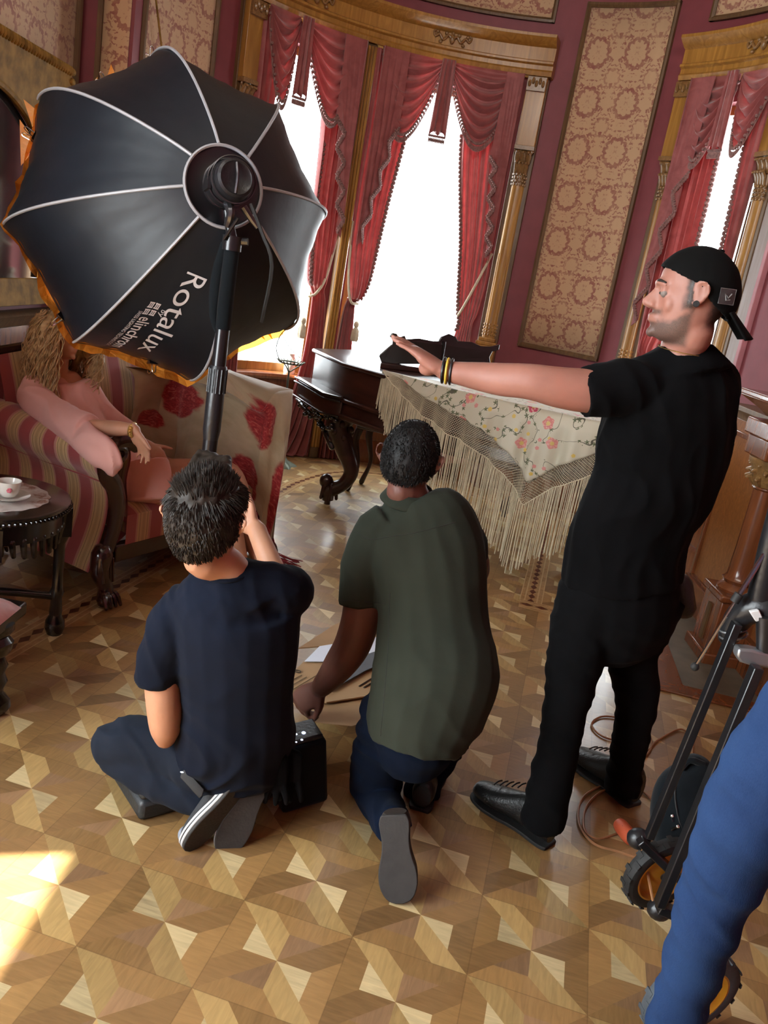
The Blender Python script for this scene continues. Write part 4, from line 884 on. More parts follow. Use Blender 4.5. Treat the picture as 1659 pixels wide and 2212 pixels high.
# ================================================================ STAND BY THE LEFT WINDOW
lb = fl(600, 1003); ls = root('bronze_stand', lb, 'slim aged bronze floor stand with a flared leafy foot and spiked top ring', 'floor stand')
m = MB(); m.lathe([(.14, 0), (.13, .012), (.075, .045), (.04, .10), (.02, .15), (.012, .20), (.001, .20)], lb, 30, wob=lambda a, z: 1 + (.16 * math.sin(a * 6) if z < .03 else 0)); obj('foot', m, M['bronze'], ls)
m = MB(); m.tube([lb + V(0, 0, .15), lb + V(-.01, 0, .78)], .008, 8); obj('rod', m, M['bronze'], ls)
m = MB(); tc = lb + V(-.005, 0, .84); m.tube([tc + V(.09 * math.cos(a), .09 * math.sin(a), 0) for a in np.linspace(0, 2 * PI, 25)[:-1]], .007, 6, closed=True)
for k in range(22): a = 2 * PI * k / 22; m.tube([tc + V(.09 * math.cos(a), .09 * math.sin(a), 0), tc + V(.115 * math.cos(a), .115 * math.sin(a), .02)], [.007, .003], 5)
for k in range(3): a = k * 2.1; m.tube([lb + V(-.01, 0, .76), tc + V(.04 * math.cos(a), .04 * math.sin(a), -.04), tc + V(.09 * math.cos(a), .09 * math.sin(a), 0)], .005, 6, smooth=3)
m.tube([tc + V(-.09, 0, 0), tc + V(-.13, 0, .10), tc + V(-.10, 0, .22), tc + V(-.02, 0, .30)], .004, 6, smooth=4); m.tube([tc + V(-.10, 0, .22), tc + V(-.03, 0, .12), tc + V(.07, 0, .05)], .003, 5, smooth=3); obj('spiked_ring', m, M['bronze'], ls)
vz = wp(-33.5, SILL, -.03); m = MB(); m.lathe([(.001, .0), (.045, .0), (.05, .02), (.045, .12), (.03, .15), (.035, .17), (.032, .17), (.027, .15), (.041, .12), (.045, .02), (.001, .006)], vz, 22); tag(obj('glass_vase', m, M['china']), 'pale vase standing on the sill of the left window', 'vase')
# ================================================================ FIREPLACE SIDE
mp = root('mantelpiece', V(1.95, 3.8, 0), 'carved red-brown burl wood mantelpiece with a turned column at the right edge', 'mantelpiece')
X0 = 1.96
m = MB(); m.box(((X0 + XR) / 2, 3.86, .59), (XR - X0, 2.3, 1.18)); obj('burl_panel', m, M['burl'], mp, bevel=.006)
m = MB(); m.prism([V(X0 - x, 2.6, z) for x, z in ((-.25, 1.18), (.02, 1.18), (.03, 1.21), (.06, 1.235), (.06, 1.26), (-.25, 1.26))], (0, 2.42, 0)); obj('dado_cap', m, M['trimwood'], mp, bevel=.004)
m = MB(); 
for y0, y1 in ((4.42, 4.97),):
    for z in (.18, 1.10): m.box((X0 - .008, (y0 + y1) / 2, z), (.022, y1 - y0, .028))
    for y in (y0, y1): m.box((X0 - .008, y, .64), (.022, .028, .95))
m.box((X0 - .012, 4.0, .09), (.05, 2.0, .18)); obj('panel_moulding', m, M['walnut'], mp, bevel=.004)
cy = V(1.875, 4.15, 0)
m = MB(); m.box(cy + V(.02, 0, .19), (.25, .25, .30)); m.box(cy + V(.02, 0, .03), (.30, .30, .06)); m.box(cy + V(.02, 0, .36), (.28, .28, .035)); pd = obj('plinth', m, M['walnut'], mp, bevel=.008)
m = MB(); m.box(cy + V(-.108, 0, .19), (.012, .04, .2)); obj('plinth_inset', m, M['trimwood'], pd)
m = MB(); m.lathe([(.095, .375), (.10, .39), (.085, .41), (.072, .42), (.085, .44), (.068, .46), (.064, .50), (.060, .62), (.058, .92), (.07, .93), (.062, .945)], cy, 30, wob=lambda a, z: 1 + (.03 * math.cos(a * 14) if .48 < z < .93 else 0))
obj('turned_column', m, M['walnut'], mp)
m = MB(); m.lathe([(.072, .94), (.09, .97), (.10, 1.03), (.12, 1.06), (.12, 1.08)], cy, 26)
for r in range(3):
    for k in range(10): a = k * .628 + r * .3; m.tube([cy + V(.07 * math.cos(a), .07 * math.sin(a), .95 + r * .035), cy + V(.10 * math.cos(a), .10 * math.sin(a), .985 + r * .035), cy + V(.115 * math.cos(a), .115 * math.sin(a), .975 + r * .035)], [.012, .014, .007], 6, dome=True)
obj('carved_capital', m, M['carved'], mp)
m = MB(); m.box(cy + V(.06, 0, 1.13), (.34, .27, .10)); m.box(cy + V(.06, -.0, 1.22), (.38, .31, .08)); m.prism([V(X0 - x, 2.6, z) for x, z in ((-.28, 1.27), (.10, 1.27), (.14, 1.30), (.22, 1.34), (.26, 1.36), (.26, 1.39), (-.28, 1.39))], (0, 1.78, 0)); obj('mantel_shelf', m, M['walnut'], mp, bevel=.008)
m = MB(); m.prism([V(X0 - x, 2.6, z) for x, z in ((-.20, 1.39), (.02, 1.39), (.02, 1.9), (-.20, 1.9))], (0, 1.5, 0)); obj('overmantel', m, M['oak'], mp, bevel=.006)
# hearth
hc = [V(1.73, 4.95, 0), V(1.55, 3.68, 0), V(2.15, 3.58, 0), V(2.15, 4.95, 0)]
m = MB(); m.prism([p + V(0, 0, .001) for p in hc], (0, 0, .004)); struct('trim_6', m, M['tile'], smooth=False)
m = MB(); d1 = (hc[1] - hc[0]).normalized(); n1 = V(d1.y, -d1.x, 0); d2 = (hc[2] - hc[1]).normalized(); n2 = V(d2.y, -d2.x, 0)
if n1.x > 0: n1 = -n1
if n2.y > 0: n2 = -n2
m.prism([hc[0], hc[1] + d1 * .1, hc[1] + d1 * .1 + n1 * .13, hc[0] + n1 * .13], (0, 0, .012)); m.prism([hc[1] - d2 * .12, hc[2], hc[2] + n2 * .11, hc[1] - d2 * .12 + n2 * .11], (0, 0, .011)); struct('trim_7', m, M['walnut'], bevel=.003)
# ================================================================ UMBRELLA LIGHT
SK = 1.15; HUB = V(-.5934 * SK, 2.4476 * SK, HC + .1501 * SK); AX = V(-.4917, .8462, -.2056).normalized(); SL, SR, SH, ROLL = .5603 * SK, .5169 * SK, .110 * SK, 15.0927
su_ = AX.cross(V(0, 0, 1)).normalized(); sw_ = su_.cross(AX)
def rad(k): a = ROLL - k * PI / 4; return su_ * math.cos(a) + sw_ * math.sin(a)
def rib(k, t):     # bowed rod from the hub ring (t=0) to the rim (t=1)
    r = lerp(SH, SR, t) + .125 * math.sin(PI * t) ** .9; s = SL * t ** 1.1
    return HUB + rad(k) * r + AX * s
def skin(k, t, u): # panel between rib k and k+1, slightly hollow between the rods
    p = rib(k, t).lerp(rib(k + 1, t), u); hollow = .035 * math.sin(PI * u) * t * (1 - .35 * t)
    m_ = (rad(k) + rad(k + 1)).normalized(); return p - m_ * hollow + (m_ * .004 * math.sin(u * 23 + t * 11 + k * 2) * t)
sb = root('octagonal_softbox', HUB, 'big black octagonal softbox with white lettering, seen from behind', 'softbox')
m = MB()
for k in range(8): m.grid(lambda u, v: skin(k, v, u), 12, 18)
sk = obj('fabric_shell', m, M['black_nylon'], sb)
for k in range(8): m = MB(); m.tube([rib(k, t) + (rad(k) * .004 - AX * .003) for t in np.linspace(0, 1, 22)], .0052, 6); obj('rib_piping', m, M['piping'], sb)
m = MB(); m.tube([HUB + (su_ * math.cos(a) + sw_ * math.sin(a)) * SH - AX * .004 for a in np.linspace(0, 2 * PI, 49)[:-1]], .0055, 6, closed=True); obj('hub_piping', m, M['piping'], sb)
m = MB(); RX = Matrix((su_, sw_, -AX)).transposed()
m.lathe([(.055, .0), (.075, -.01), (SH, .0), (SH, -.004), (.075, -.014), (.055, -.012)], HUB, 40, RX); obj('speed_ring', m, M['black_metal'], sb)
m = MB()
for k in range(8): m.grid(lambda u, v: skin(k, 1, u) + AX * (.05 * v) + (rad(k) + rad(k + 1)).normalized() * .0, 8, 2)
obj('front_lip', m, M['black_nylon'], sb)
m = MB(); c = HUB + AX * (SL + .01)
for k in range(8):
    P8 = [skin(k, 1, u) * .985 + c * .015 + AX * .012 for u in np.linspace(0, 1, 7)]
    for p, q in zip(P8, P8[1:]): m.add([c + AX * .02, p, q], [(0, 1, 2)])
obj('diffuser', m, M['white_fabric'], sb)
# lettering on the panel between ribs 5 and 6: x runs outward, up is towards rib 5
def letter(txt, t0, t1, u_base, height, mat, name, bold=0.0, flat=1.0):
    cu = bpy.data.curves.new('t', 'FONT'); cu.body = txt; cu.offset = bold; cu.fill_mode = 'BOTH'; o = bpy.data.objects.new('t', cu); COL.objects.link(o)
    dg = bpy.context.evaluated_depsgraph_get(); dg.update(); me = bpy.data.meshes.new_from_object(o.evaluated_get(dg)); bpy.data.objects.remove(o)
    xs = [v.co.x for v in me.vertices]; w = max(xs) - min(xs); x0 = min(xs)
    for v in me.vertices:
        t = lerp(t0, t1, ((v.co.x - x0) / w) ** 1.22); wid = (rib(6, t) - rib(5, t)).length; u = u_base - v.co.y * height / wid
        p = skin(5, t, u); n = (rad(5) + rad(6)).normalized() - AX * .8; v.co = p + n.normalized() * .0025
    return link(name, me, M[mat], sk, smooth=False)
letter('Rotalux', .20, .81, .56, .10, 'white_ink', 'lettering', .0)
letter('by', .41, .455, .60, .026, 'white_ink', 'lettering')
letter('elinchrom', .485, .90, .735, .058, 'white_ink', 'lettering', .008)
letter('SWISS LIGHTING TECHNOLOGY', .45, .89, .785, .018, 'white_ink', 'lettering')
m = MB()
for (ta, tb_), (ua, ub) in (((.385, .42), (.635, .685)), ((.43, .465), (.635, .685)), ((.385, .42), (.695, .745)), ((.43, .465), (.695, .745))):
    for bar in range(3):
        u0 = lerp(ua, ub, bar / 3 + .03); u1 = lerp(ua, ub, bar / 3 + .22); n = ((rad(5) + rad(6)).normalized() - AX * .8).normalized() * .0025
        m.add([skin(5, ta, u0) + n, skin(5, tb_, u0) + n, skin(5, tb_, u1) + n, skin(5, ta, u1) + n], [(0, 1, 2, 3)])
    for t in (ta, tb_ - .006): m.add([skin(5, t, ua) + n, skin(5, t + .006, ua) + n, skin(5, t + .006, ub) + n, skin(5, t, ub) + n], [(0, 1, 2, 3)])
obj('square_emblem', m, M['white_ink'], sk, smooth=False)
# orange gel sheet over the front
gel = root('orange_gel_sheet', HUB + AX * .65, 'crumpled orange gel sheet clipped over the front of the softbox, edges showing', 'gel sheet')
m = MB(); rnd = random.Random(5); NA = 120; jit = [rnd.uniform(-1, 1) for _ in range(NA)]
def grim(a):
    x = (ROLL - a) / (PI / 4); k = math.floor(x); f = x - k; p = skin(k % 8, 1, f) - (HUB + AX * SL); return p - AX * p.dot(AX)
def gelf(u, v):
    i = int(round(u * NA)) % NA; a = 2 * PI * u; b_ = grim(a); L = b_.length; d = b_.normalized(); j = jit[i] * .4 + .6 * math.sin(a * 7) * .5
    scr_dn = d.dot(V(0, 0, -1)); ext = .012 + .022 * max(0, scr_dn) + .014 * j + (.045 if abs(((a * 57.3) % 360) - 300) < 0 else 0)
    r = v * (L + ext); cr = .012 * math.sin(a * 13 + v * 9) * v + .010 * math.sin(a * 29) * v
    return HUB + AX * (SL + .055 + cr - .035 * max(0, v - .93) * 10) + d * r
m.grid(gelf, NA, 20); obj('gel_film', m, M['gel'], gel, smooth=False)
m = MB()
for q, w_ in (((250, 130), .10), ((60, 205), .10), ((600, 730), .05)):
    p = HUB + AX * SL; d0 = ray(*q); t = (p - V(0, 0, HC)).dot(AX) / d0.dot(AX); c = V(0, 0, HC) + d0 * t + AX * .05; cc_ = HUB + AX * (SL + .05); d = (c - cc_).normalized(); s_ = d.cross(AX)
    for j in range(3):
        m = MB(); a = c - d * .12 + s_ * w_ * (-1 + j); b_ = c - d * .12 + s_ * w_ * j; top_ = c + s_ * w_ * (-.6 + j * .6) + d * (.01 - .03 * (j - 1) ** 2) + AX * .02 * j
        m.add([a, b_, top_], [(0, 1, 2)]); obj('folded_corner', m, M['gel'], gel, smooth=False)
for i, (x, y) in enumerate(((22, 257), (212, 150), (330, 137), (112, 702), (325, 850), (655, 480))):
    p = HUB + AX * SL; d0 = ray(x, y); t = (p - V(0, 0, HC)).dot(AX) / d0.dot(AX); c = V(0, 0, HC) + d0 * t; cc_ = HUB + AX * SL; d = (c - cc_).normalized(); s_ = d.cross(AX); c = cc_ + d * (grim(math.atan2(d.dot(sw_), d.dot(su_)) % (2 * PI)).length)
    rc = root('binder_clip', c, ('binder clip on the left rim of the softbox|binder clip on the upper left rim of the softbox|binder clip at the top rim of the softbox|binder clip at the lower left corner of the softbox|binder clip at the bottom rim of the softbox|binder clip at the right corner of the softbox').split('|')[i], 'clip', 'binder clips on the softbox rim')
    m = MB(); m.prism([c + AX * .03 - s_ * .016 - d * .02, c + AX * .0 - s_ * .016 + d * .006, c + AX * .06 - s_ * .016 + d * .006], s_ * .032); obj('clip_body', m, M['black_metal'], rc, smooth=False)
    for k in (-1, 1):
        m = MB(); b0 = c + AX * (.03 + k * .028) + d * .006; tip = b0 + d * .028 + AX * k * .012; m.tube([b0 - s_ * .008, tip - s_ * .006, tip + d * .006, tip + s_ * .006, b0 + s_ * .008], .0018, 5, smooth=3); obj('wire_loop', m, M['chrome'], rc)
# flash head
fh = root('flash_head', HUB, 'black cylindrical flash head plugged into the back of the softbox', 'flash head')
m = MB(); m.lathe([(.062, -.02), (.068, .0), (.070, .02), (.070, .06), (.064, .07), (.064, .10), (.058, .125), (.050, .13), (.045, .126), (.001, .124)], HUB, 40, RX); obj('housing', m, M['black_plastic'], fh)
m = MB()
for z in (.02, .065, .105): m.tube([HUB - AX * z + (su_ * math.cos(a) + sw_ * math.sin(a)) * .0705 for a in np.linspace(0, 2 * PI, 41)[:-1]], .0028, 5, closed=True)
m.tube([HUB - AX * .127 + sw_ * .045, HUB - AX * .14, HUB - AX * .127 - sw_ * .045], .005, 6, smooth=3); m.box(HUB - AX * .05 - su_ * .067 - sw_ * .015, (.01, .035, .05), RX); obj('trim_ring', m, M['steel'], fh)
m = MB(); b0 = HUB - AX * .06; m.tube([b0 - sw_ * .06, b0 - sw_ * .10 - AX * .03, b0 - sw_ * .13 - AX * .0], [.018, .014, .012], 8, smooth=3); m.tube([b0 - sw_ * .065 + su_ * .05, b0 - sw_ * .10 + su_ * .08, b0 - sw_ * .12 + su_ * .10], [.012, .010, .008], 8); obj('grip_handle', m, M['steel'], fh)
m = MB(); q = HUB - AX * .10; m.tube([q + su_ * .06 - sw_ * .06, q + su_ * .10 - sw_ * .14, q + su_ * .14 - sw_ * .24, HUB + su_ * .17 - sw_ * .40 + AX * .05], .006, 6, smooth=4); obj('power_cable', m, M['rubber'], fh)
# stand
top_ = HUB - AX * .05; px0 = V(top_.x + .0, top_.y, 0); lean = V(0, 0, 0)
s1 = at(500, 520, px0.y); s2 = at(468, 850, px0.y); base = V(lerp(s1.x, s2.x, .5) - .0, px0.y, 0)
ls = root('light_stand', base, 'tall black telescopic light stand carrying the softbox', 'light stand')
zc = at(500, 520, base.y).z
m = MB(); m.tube([base + V(0, 0, zc - .28), base + V(0, 0, zc - .02)], .026, 14); m.tube([base + V(-.022, -.01, zc - .01), base + V(-.038, -.012, zc - .12), base + V(-.034, -.012, zc - .24), base + V(-.012, -.01, zc - .30)], [(.012, .006), (.016, .006), (.012, .005), (.006, .004)], 8, smooth=4); obj('cloth_sleeve', m, M['bag'], ls)
m = MB(); m.tube([base + V(0, 0, zc - .03), base + V(0, 0, zc + .015)], .032, 16); m.tube([base + V(0, 0, zc), top_ - sw_ * .08], [.018, .014], 10); m.tube([base + V(-.02, -.035, zc + .0), base + V(.02, -.045, zc + .07)], .006, 8); m.tube([base + V(.0, 0, zc - .0), base + V(.05, 0, zc + .005)], .012, 8); obj('tilt_bracket', m, M['black_metal'], ls)
m = MB(); m.tube([base + V(0, 0, .84), base + V(0, 0, zc - .26)], .0235, 20); obj('upper_tube', m, M['black_metal'], ls)
m = MB(); m.tube([base + V(0, 0, .82), base + V(0, 0, .86), base + V(0, 0, .93), base + V(0, 0, 1.07), base + V(0, 0, 1.08)], [.0245, .030, .030, .030, .026], 20, ); 
for k in range(14): a = 2 * PI * k / 14; m.tube([base + V(.030 * math.cos(a), .030 * math.sin(a), .99), base + V(.030 * math.cos(a), .030 * math.sin(a), 1.07)], .003, 5)
cz = at(462, 840, base.y).z
for i, v in enumerate(m.v): m.v[i] = (v[0], v[1], v[2] - 1.0 + cz)
obj('locking_collar', m, M['black_plastic'], ls)
m = MB(); m.tube([base + V(0, 0, .12), base + V(0, 0, cz - .1)], .0255, 20); obj('lower_tube', m, M['black_metal'], ls)
m = MB(); m.tube([base + V(0, 0, .28), base + V(0, 0, .34)], .036, 14); m.tube([base + V(0, 0, .10), base + V(0, 0, .15)], .034, 14); obj('leg_hub', m, M['black_plastic'], ls)
for a in (2.0, 4.75, 6.1):
    d = V(math.cos(a), math.sin(a), 0); m = MB(); m.tube([base + d * .03 + V(0, 0, .32), base + d * .25 + V(0, 0, .012)], .011, 8); m.tube([base + d * .03 + V(0, 0, .12), base + d * .13 + V(0, 0, .17)], .007, 6); lg = obj('leg', m, M['black_metal'], ls)
    m = MB(); m.ball(base + d * .255 + V(0, 0, .018), (.018, .018, .018), 8, 6); obj('rubber_foot', m, M['rubber'], lg)
# ================================================================ PEOPLE
CF = R3 @ Vector((0, 0, -1))
def ppm(p): return FPX / (Vector(p) - V(0, 0, HC)).dot(CF)
def tp(mb, rows, wdir, n=18, smooth=4, dome=True, grow=0.0, ratio=None):
    """rows: (px x, px y, half width px, ground distance, half depth m or None)"""
    P, R = [], []
    for r in rows:
        p = at(r[0], r[1], r[3]); a = r[2] / ppm(p); d = r[4] if len(r) > 4 and r[4] else a * (ratio or 1); P.append(p); R.append((a + grow, d + grow))
    mb.tube(P, R, n, width=wdir, smooth=smooth, dome=dome); return P
def folds(amp, fx, fy, fz, seed=0, sharp=1.0):
    o = Vector((seed * 3.1, seed * 1.7, seed * 5.3))
    def f(co, n):
        q = Vector((co.x * fx, co.y * fy, co.z * fz)) + o; a = mnoise.noise(q) + .5 * mnoise.noise(q * 2.1)
        a = (1 - abs(a) * 2.2) if sharp > 1 else a; return n * amp * a
    return f
def crease(amp, A, B, C, seed=0, base=.004, mask=None):
    """ridged folds; A, B, C are the row vectors that stretch space before the noise"""
    A, B, C = Vector(A), Vector(B), Vector(C); o = Vector((seed * 3.1, seed * 1.7, seed * 5.3))
    def f(co, n):
        q = Vector((A.dot(co), B.dot(co), C.dot(co))) + o; w = Vector((mnoise.noise(co * 5), mnoise.noise(co * 5 + Vector((9, 0, 0))), 0)) * .8
        r = 1 - abs(mnoise.noise(q + w)) * 2.6; r = max(r, -.3); k = mask(co) if mask else 1
        return n * (base * mnoise.noise(q * .6) + amp * k * r)
    return f
def hand(mb, W, f, s, n, side=1, curl=(.25,) * 4, sc=1.0, thumb=(.55, .75, .25), spread=.06, tcurl=.3):
    """W wrist, f to the fingers, s to the thumb, n out of the palm"""
    f, s, n = Vector(f).normalized(), Vector(s).normalized(), Vector(n).normalized(); k = sc
    mb.tube([W - f * .02 * k, W + f * .015 * k, W + f * .05 * k, W + f * .088 * k], [(.028 * k, .020 * k), (.032 * k, .019 * k), (.041 * k, .0165 * k), (.040 * k, .013 * k)], 14, width=s, dome=True)
    mb.tube([W + f * .01 * k - s * .022 * k + n * .006, W + f * .06 * k - s * .03 * k + n * .006], [.014 * k, .011 * k], 8, dome=True)
    for i, (o, L, r) in enumerate(((.030, .074, .0088), (.010, .082, .0092), (-.010, .076, .0088), (-.029, .060, .0078))):
        p = W + f * (.085 - .006 * abs(o) / .03) * k + s * o * k; d = (f + s * spread * o / .03).normalized(); ang = 0; pts = [p - d * .02 * k, p]; rr = [r * k * 1.05, r * k * 1.08]
        for j, q in enumerate((.46, .30, .24)):
            ang += curl[i] * (1.0, 1.15, .8)[j]; dd = (d * math.cos(ang) + n * math.sin(ang)).normalized(); p = p + dd * L * q * k; pts.append(p); rr.append(r * k * (1.0, .92, .78)[j])
        mb.tube(pts, rr, 9, smooth=3, dome=True, width=s)
    t = (f * thumb[0] + s * thumb[1] + n * thumb[2]).normalized(); p = W + f * .02 * k + s * .022 * k; t2 = (t * math.cos(tcurl) + f * math.sin(tcurl)).normalized()
    mb.tube([p, p + t * .040 * k, p + t * .040 * k + t2 * .030 * k, p + t * .040 * k + t2 * .052 * k], [.0155 * k, .0125 * k, .0105 * k, .0085 * k], 9, smooth=3, dome=True)
HS = [(0.0, .060, .000, .022, .3), (.012, .084, .020, .042, .35), (.035, .090, .045, .053, .35), (.058, .090, .066, .060, .30), (.08, .087, .083, .066, .28), (.10, .085, .093, .070, .25), (.125, .083, .100, .073, .22), (.15, .089, .102, .0755, .15), (.18, .086, .100, .0745, .1), (.205, .070, .087, .065, .05), (.223, .048, .064, .048, 0), (.235, .018, .03, .02, 0)]
def hring(z, k=1.0, a=None):
    c = [np.interp(z, [h[0] for h in HS], [h[i] for h in HS]) for i in range(1, 5)]; yf, yb, w, tpz = c
    def pt(t): ct, st = math.cos(t), math.sin(t); x = w * st * (1 - tpz * max(0, ct) ** 2); y = (yf if ct > 0 else yb) * ct; return Vector((x * k, y * k, z))
    return pt
class Head:
    def __init__(s, C, fwd, up=(0, 0, 1), sc=1.0):
        f = Vector(fwd).normalized(); u = Vector(up); u = (u - f * u.dot(f)).normalized(); r = f.cross(u); s.sc = sc
        s.M = Matrix((r, f, u)).transposed(); s.C = Vector(C); s.f, s.u, s.r = f, u, r
    def __call__(s, x, y, z): return s.C + s.M @ (Vector((x, y, z - .13)) * s.sc)
    def build(s, mb, ears=True, eo=0.0):
        n = 28; T_ = [2 * PI * j / n for j in range(n)]
        zs = list(np.linspace(0, .235, 26)); mb.rings([[s(*hring(z)(t)) for t in T_] for z in zs])
        mb.tube([s(0, .080, .140), s(0, .094, .125), s(0, .108, .106), s(0, .114, .095), s(0, .094, .086)], [.0075 * s.sc, .008 * s.sc, .009 * s.sc, .0105 * s.sc, .008 * s.sc], 10, smooth=3, dome=True)
        mb.tube([s(0, .078, .140), s(0, .088, .115), s(0, .092, .093)], [.009 * s.sc, .012 * s.sc, .014 * s.sc], 10, smooth=3, dome=True)
        for k in (-1, 1): mb.ball(s(k * .012, .096, .090), .0085 * s.sc, 8, 6); mb.tube([s(0, .092, .146), s(k * .02, .090, .149), s(k * .042, .074, .145)], [.008 * s.sc] * 3, 8, smooth=3, dome=True); mb.ball(s(k * .034, .052, .098), (.022, .022, .028), 10, 7); mb.ball(s(k * .033, .0725, .1265), .0125 * s.sc, 10, 7)
        mb.tube([s(-.024, .080, .0615), s(-.008, .095, .0645), s(0, .0955, .0635), s(.008, .095, .0645), s(.024, .080, .0615)], [.003, .0055, .005, .0055, .003], 8, smooth=3, dome=True)
        mb.tube([s(-.021, .080, .052), s(0, .0945, .0515), s(.021, .080, .052)], [.004, .0068, .004], 8, smooth=3, dome=True); mb.ball(s(0, .086, .020), .014 * s.sc, 10, 7)
        if ears:
            for k in (-1, 1):
                e = [s(k * (.073 + dx + eo * (dx / .02)), y, z) for dx, y, z in ((.002, .006, .142), (.010, -.002, .156), (.018, -.016, .158), (.021, -.028, .145), (.018, -.028, .128), (.011, -.018, .112), (.005, -.006, .100), (.001, .004, .104))]
                mb.tube(e, [.0045, .005, .005, .005, .005, .0055, .0065, .005], 8, smooth=3, dome=True); mb.ball(s(k * .0765, -.011, .131), (.010 + eo * .6, .018, .027), 10, 8, s.M)
    def eyes(s, par, white='china', iris='hair_brown', closed=False):
        for k in (-1, 1):
            m = MB(); m.ball(s(k * .033, .0708, .1222), .0120 * s.sc, 14, 10); e = obj('eye', m, M['eye_white'], par); m = MB(); m.ball(s(k * .033, .0812, .1216), (.0050, .0030, .0045), 10, 6); obj('iris', m, M['hair_brown'], e)
    def cap_pt(s, th, ph, rx=.084, ry=.110, rz=.116, cy=-.006, cz=.130): return s(rx * math.sin(ph) * math.sin(th), cy + ry * math.sin(ph) * math.cos(th), cz + rz * math.cos(ph))
def hairshell(H, edge, mat, par, name='hair', k=(.084, .110, .116), cz=.130, vox=.006, tuft=None, amp=.004, seed=1, thick=.012, extra=None):
    """edge(theta) = polar angle reached by the hair; theta 0 in front, pi/2 on the right"""
    m = MB(); n = 40; NV = 14; out_r, in_r = [], []
    def P(th, v, d): ph = edge(th) * v; return H.cap_pt(th, ph + 1e-3, k[0] + d, k[1] + d, k[2] + d, cz=cz)
    rows = [[P(2 * PI * j / n, i / NV, 0) for j in range(n)] for i in range(NV + 1)] + [[P(2 * PI * j / n, i / NV, -thick) for j in range(n)] for i in range(NV, -1, -1)]
    m.rings(rows)
    if extra: extra(m)
    me = remesh(m, vox, 3, lambda co, nn: nn * amp * (mnoise.noise(Vector((co.x * 60 + seed, co.y * 60, co.z * 22))) + .6 * mnoise.noise(co * 25)))
    o = link(name, me, M[mat], par)
    if tuft:
        cnt, ln, rad, fdir, lift = tuft; rnd = random.Random(seed); t = MB()
        for i in range(cnt):
            th = rnd.uniform(0, 2 * PI); v = math.sqrt(rnd.random()) ; v = min(v, .985); ph = edge(th) * v
            p = H.cap_pt(th, ph, k[0] - .002, k[1] - .002, k[2] - .002, cz=cz); nn = (p - H.C).normalized(); d = H.M @ Vector(fdir(th, ph)); d = (d - nn * d.dot(nn)); d = d.normalized() if d.length > 1e-4 else nn.orthogonal()
            d = (d + nn * (lift(th, ph) + rnd.uniform(-.05, .12)) + Vector((rnd.uniform(-.2, .2), rnd.uniform(-.2, .2), rnd.uniform(-.2, .2)))).normalized(); L = ln(th, ph) * rnd.uniform(.6, 1.2)
            t.tube([p - nn * .002, p + d * L * .5 + nn * .002, p + d * L + nn * -.001], [rad, rad * .8, rad * .15], 4)
        obj('hair_strands', t, M[mat], o)
    return o
def shoe(par, toe, heel, N, up_mat, sole_mat, rim_mat=None, w=.048, L=.28, name='shoe', hgt=.075, laces=False, open_=False, cap_mat=None):
    """toe, heel: points on the sole line; N: direction from the sole to the foot"""
    d = (Vector(toe) - Vector(heel)).normalized(); N = Vector(N); N = (N - d * N.dot(d)).normalized(); s = d.cross(N); heel = Vector(heel)
    prof = [(0, .62, .9), (.04, .74, 1.0), (.12, .80, 1.05), (.30, .72, .95), (.45, .78, .80), (.62, .98, .62), (.78, 1.0, .50), (.90, .82, .42), (.97, .55, .33), (1.0, .2, .2)]
    C = catmull(prof, 4); rg = []
    for t, a, h in C:
        c = heel + d * (t * L) + N * .018; hh = hgt * h; ring = []
        for j in range(18):
            q = 2 * PI * j / 18; x = math.cos(q); y = math.sin(q); ring.append(c + s * (w * a * (abs(x) ** .75) * (1 if x > 0 else -1) * (1 - .25 * max(0, y))) + N * (hh * .5 + hh * .5 * (abs(y) ** .8) * (1 if y > 0 else -1)))
        rg.append(ring)
    m = MB(); m.rings(rg); o = obj(name, m, M[up_mat], par)
    def slab(z0, z1, k): 
        r = []
        for t, a, h in C: r.append((heel + d * (t * L - .004 + .008 * t), w * a * k))
        lo = [c + s * x + N * z0 for c, x in r] + [c - s * x + N * z0 for c, x in reversed(r)]; hi = [p + N * (z1 - z0) for p in lo]; mm = MB(); n = len(lo)
        mm.add(lo + hi, [tuple(range(n - 1, -1, -1)), tuple(range(n, 2 * n))] + [(i, (i + 1) % n, n + (i + 1) % n, n + i) for i in range(n)]); return mm
    obj('sole', slab(0, .012, 1.03), M[sole_mat], o, bevel=.003)
    if rim_mat:
        obj('rim', slab(.010, .030, 1.06), M[rim_mat], o, bevel=.003)
        mm = slab(.018, .0215, 1.075); obj('rim_stripe', mm, M['black_plastic'], o)
    if cap_mat: mm = MB(); mm.ball(heel + d * (L * .90) + N * .034, (w * .80, w * .62, .026), 14, 8, Matrix((s, d, N)).transposed()); obj('toe_cap', mm, M[cap_mat], o)
    if laces:
        mm = MB()
        for k in range(5): t = .46 + k * .07; c = heel + d * L * t + N * (hgt * (.98 - k * .085) + .018); mm.tube([c - s * .022, c + N * .004, c + s * .022], .0028, 5, smooth=3)
        obj('laces', mm, M['black_plastic'], o)
    return o
def collar(par, c, n_, r, mat, t=.006):
    n_ = Vector(n_).normalized(); a = n_.orthogonal().normalized(); b = n_.cross(a); m = MB(); m.tube([c + a * math.cos(q) * r[0] + b * math.sin(q) * r[1] for q in np.linspace(0, 2 * PI, 25)[:-1]], t, 8, closed=True); obj('collar', m, M[mat], par)
SX = V(1, 0, 0); UPV = V(0, 0, 1)
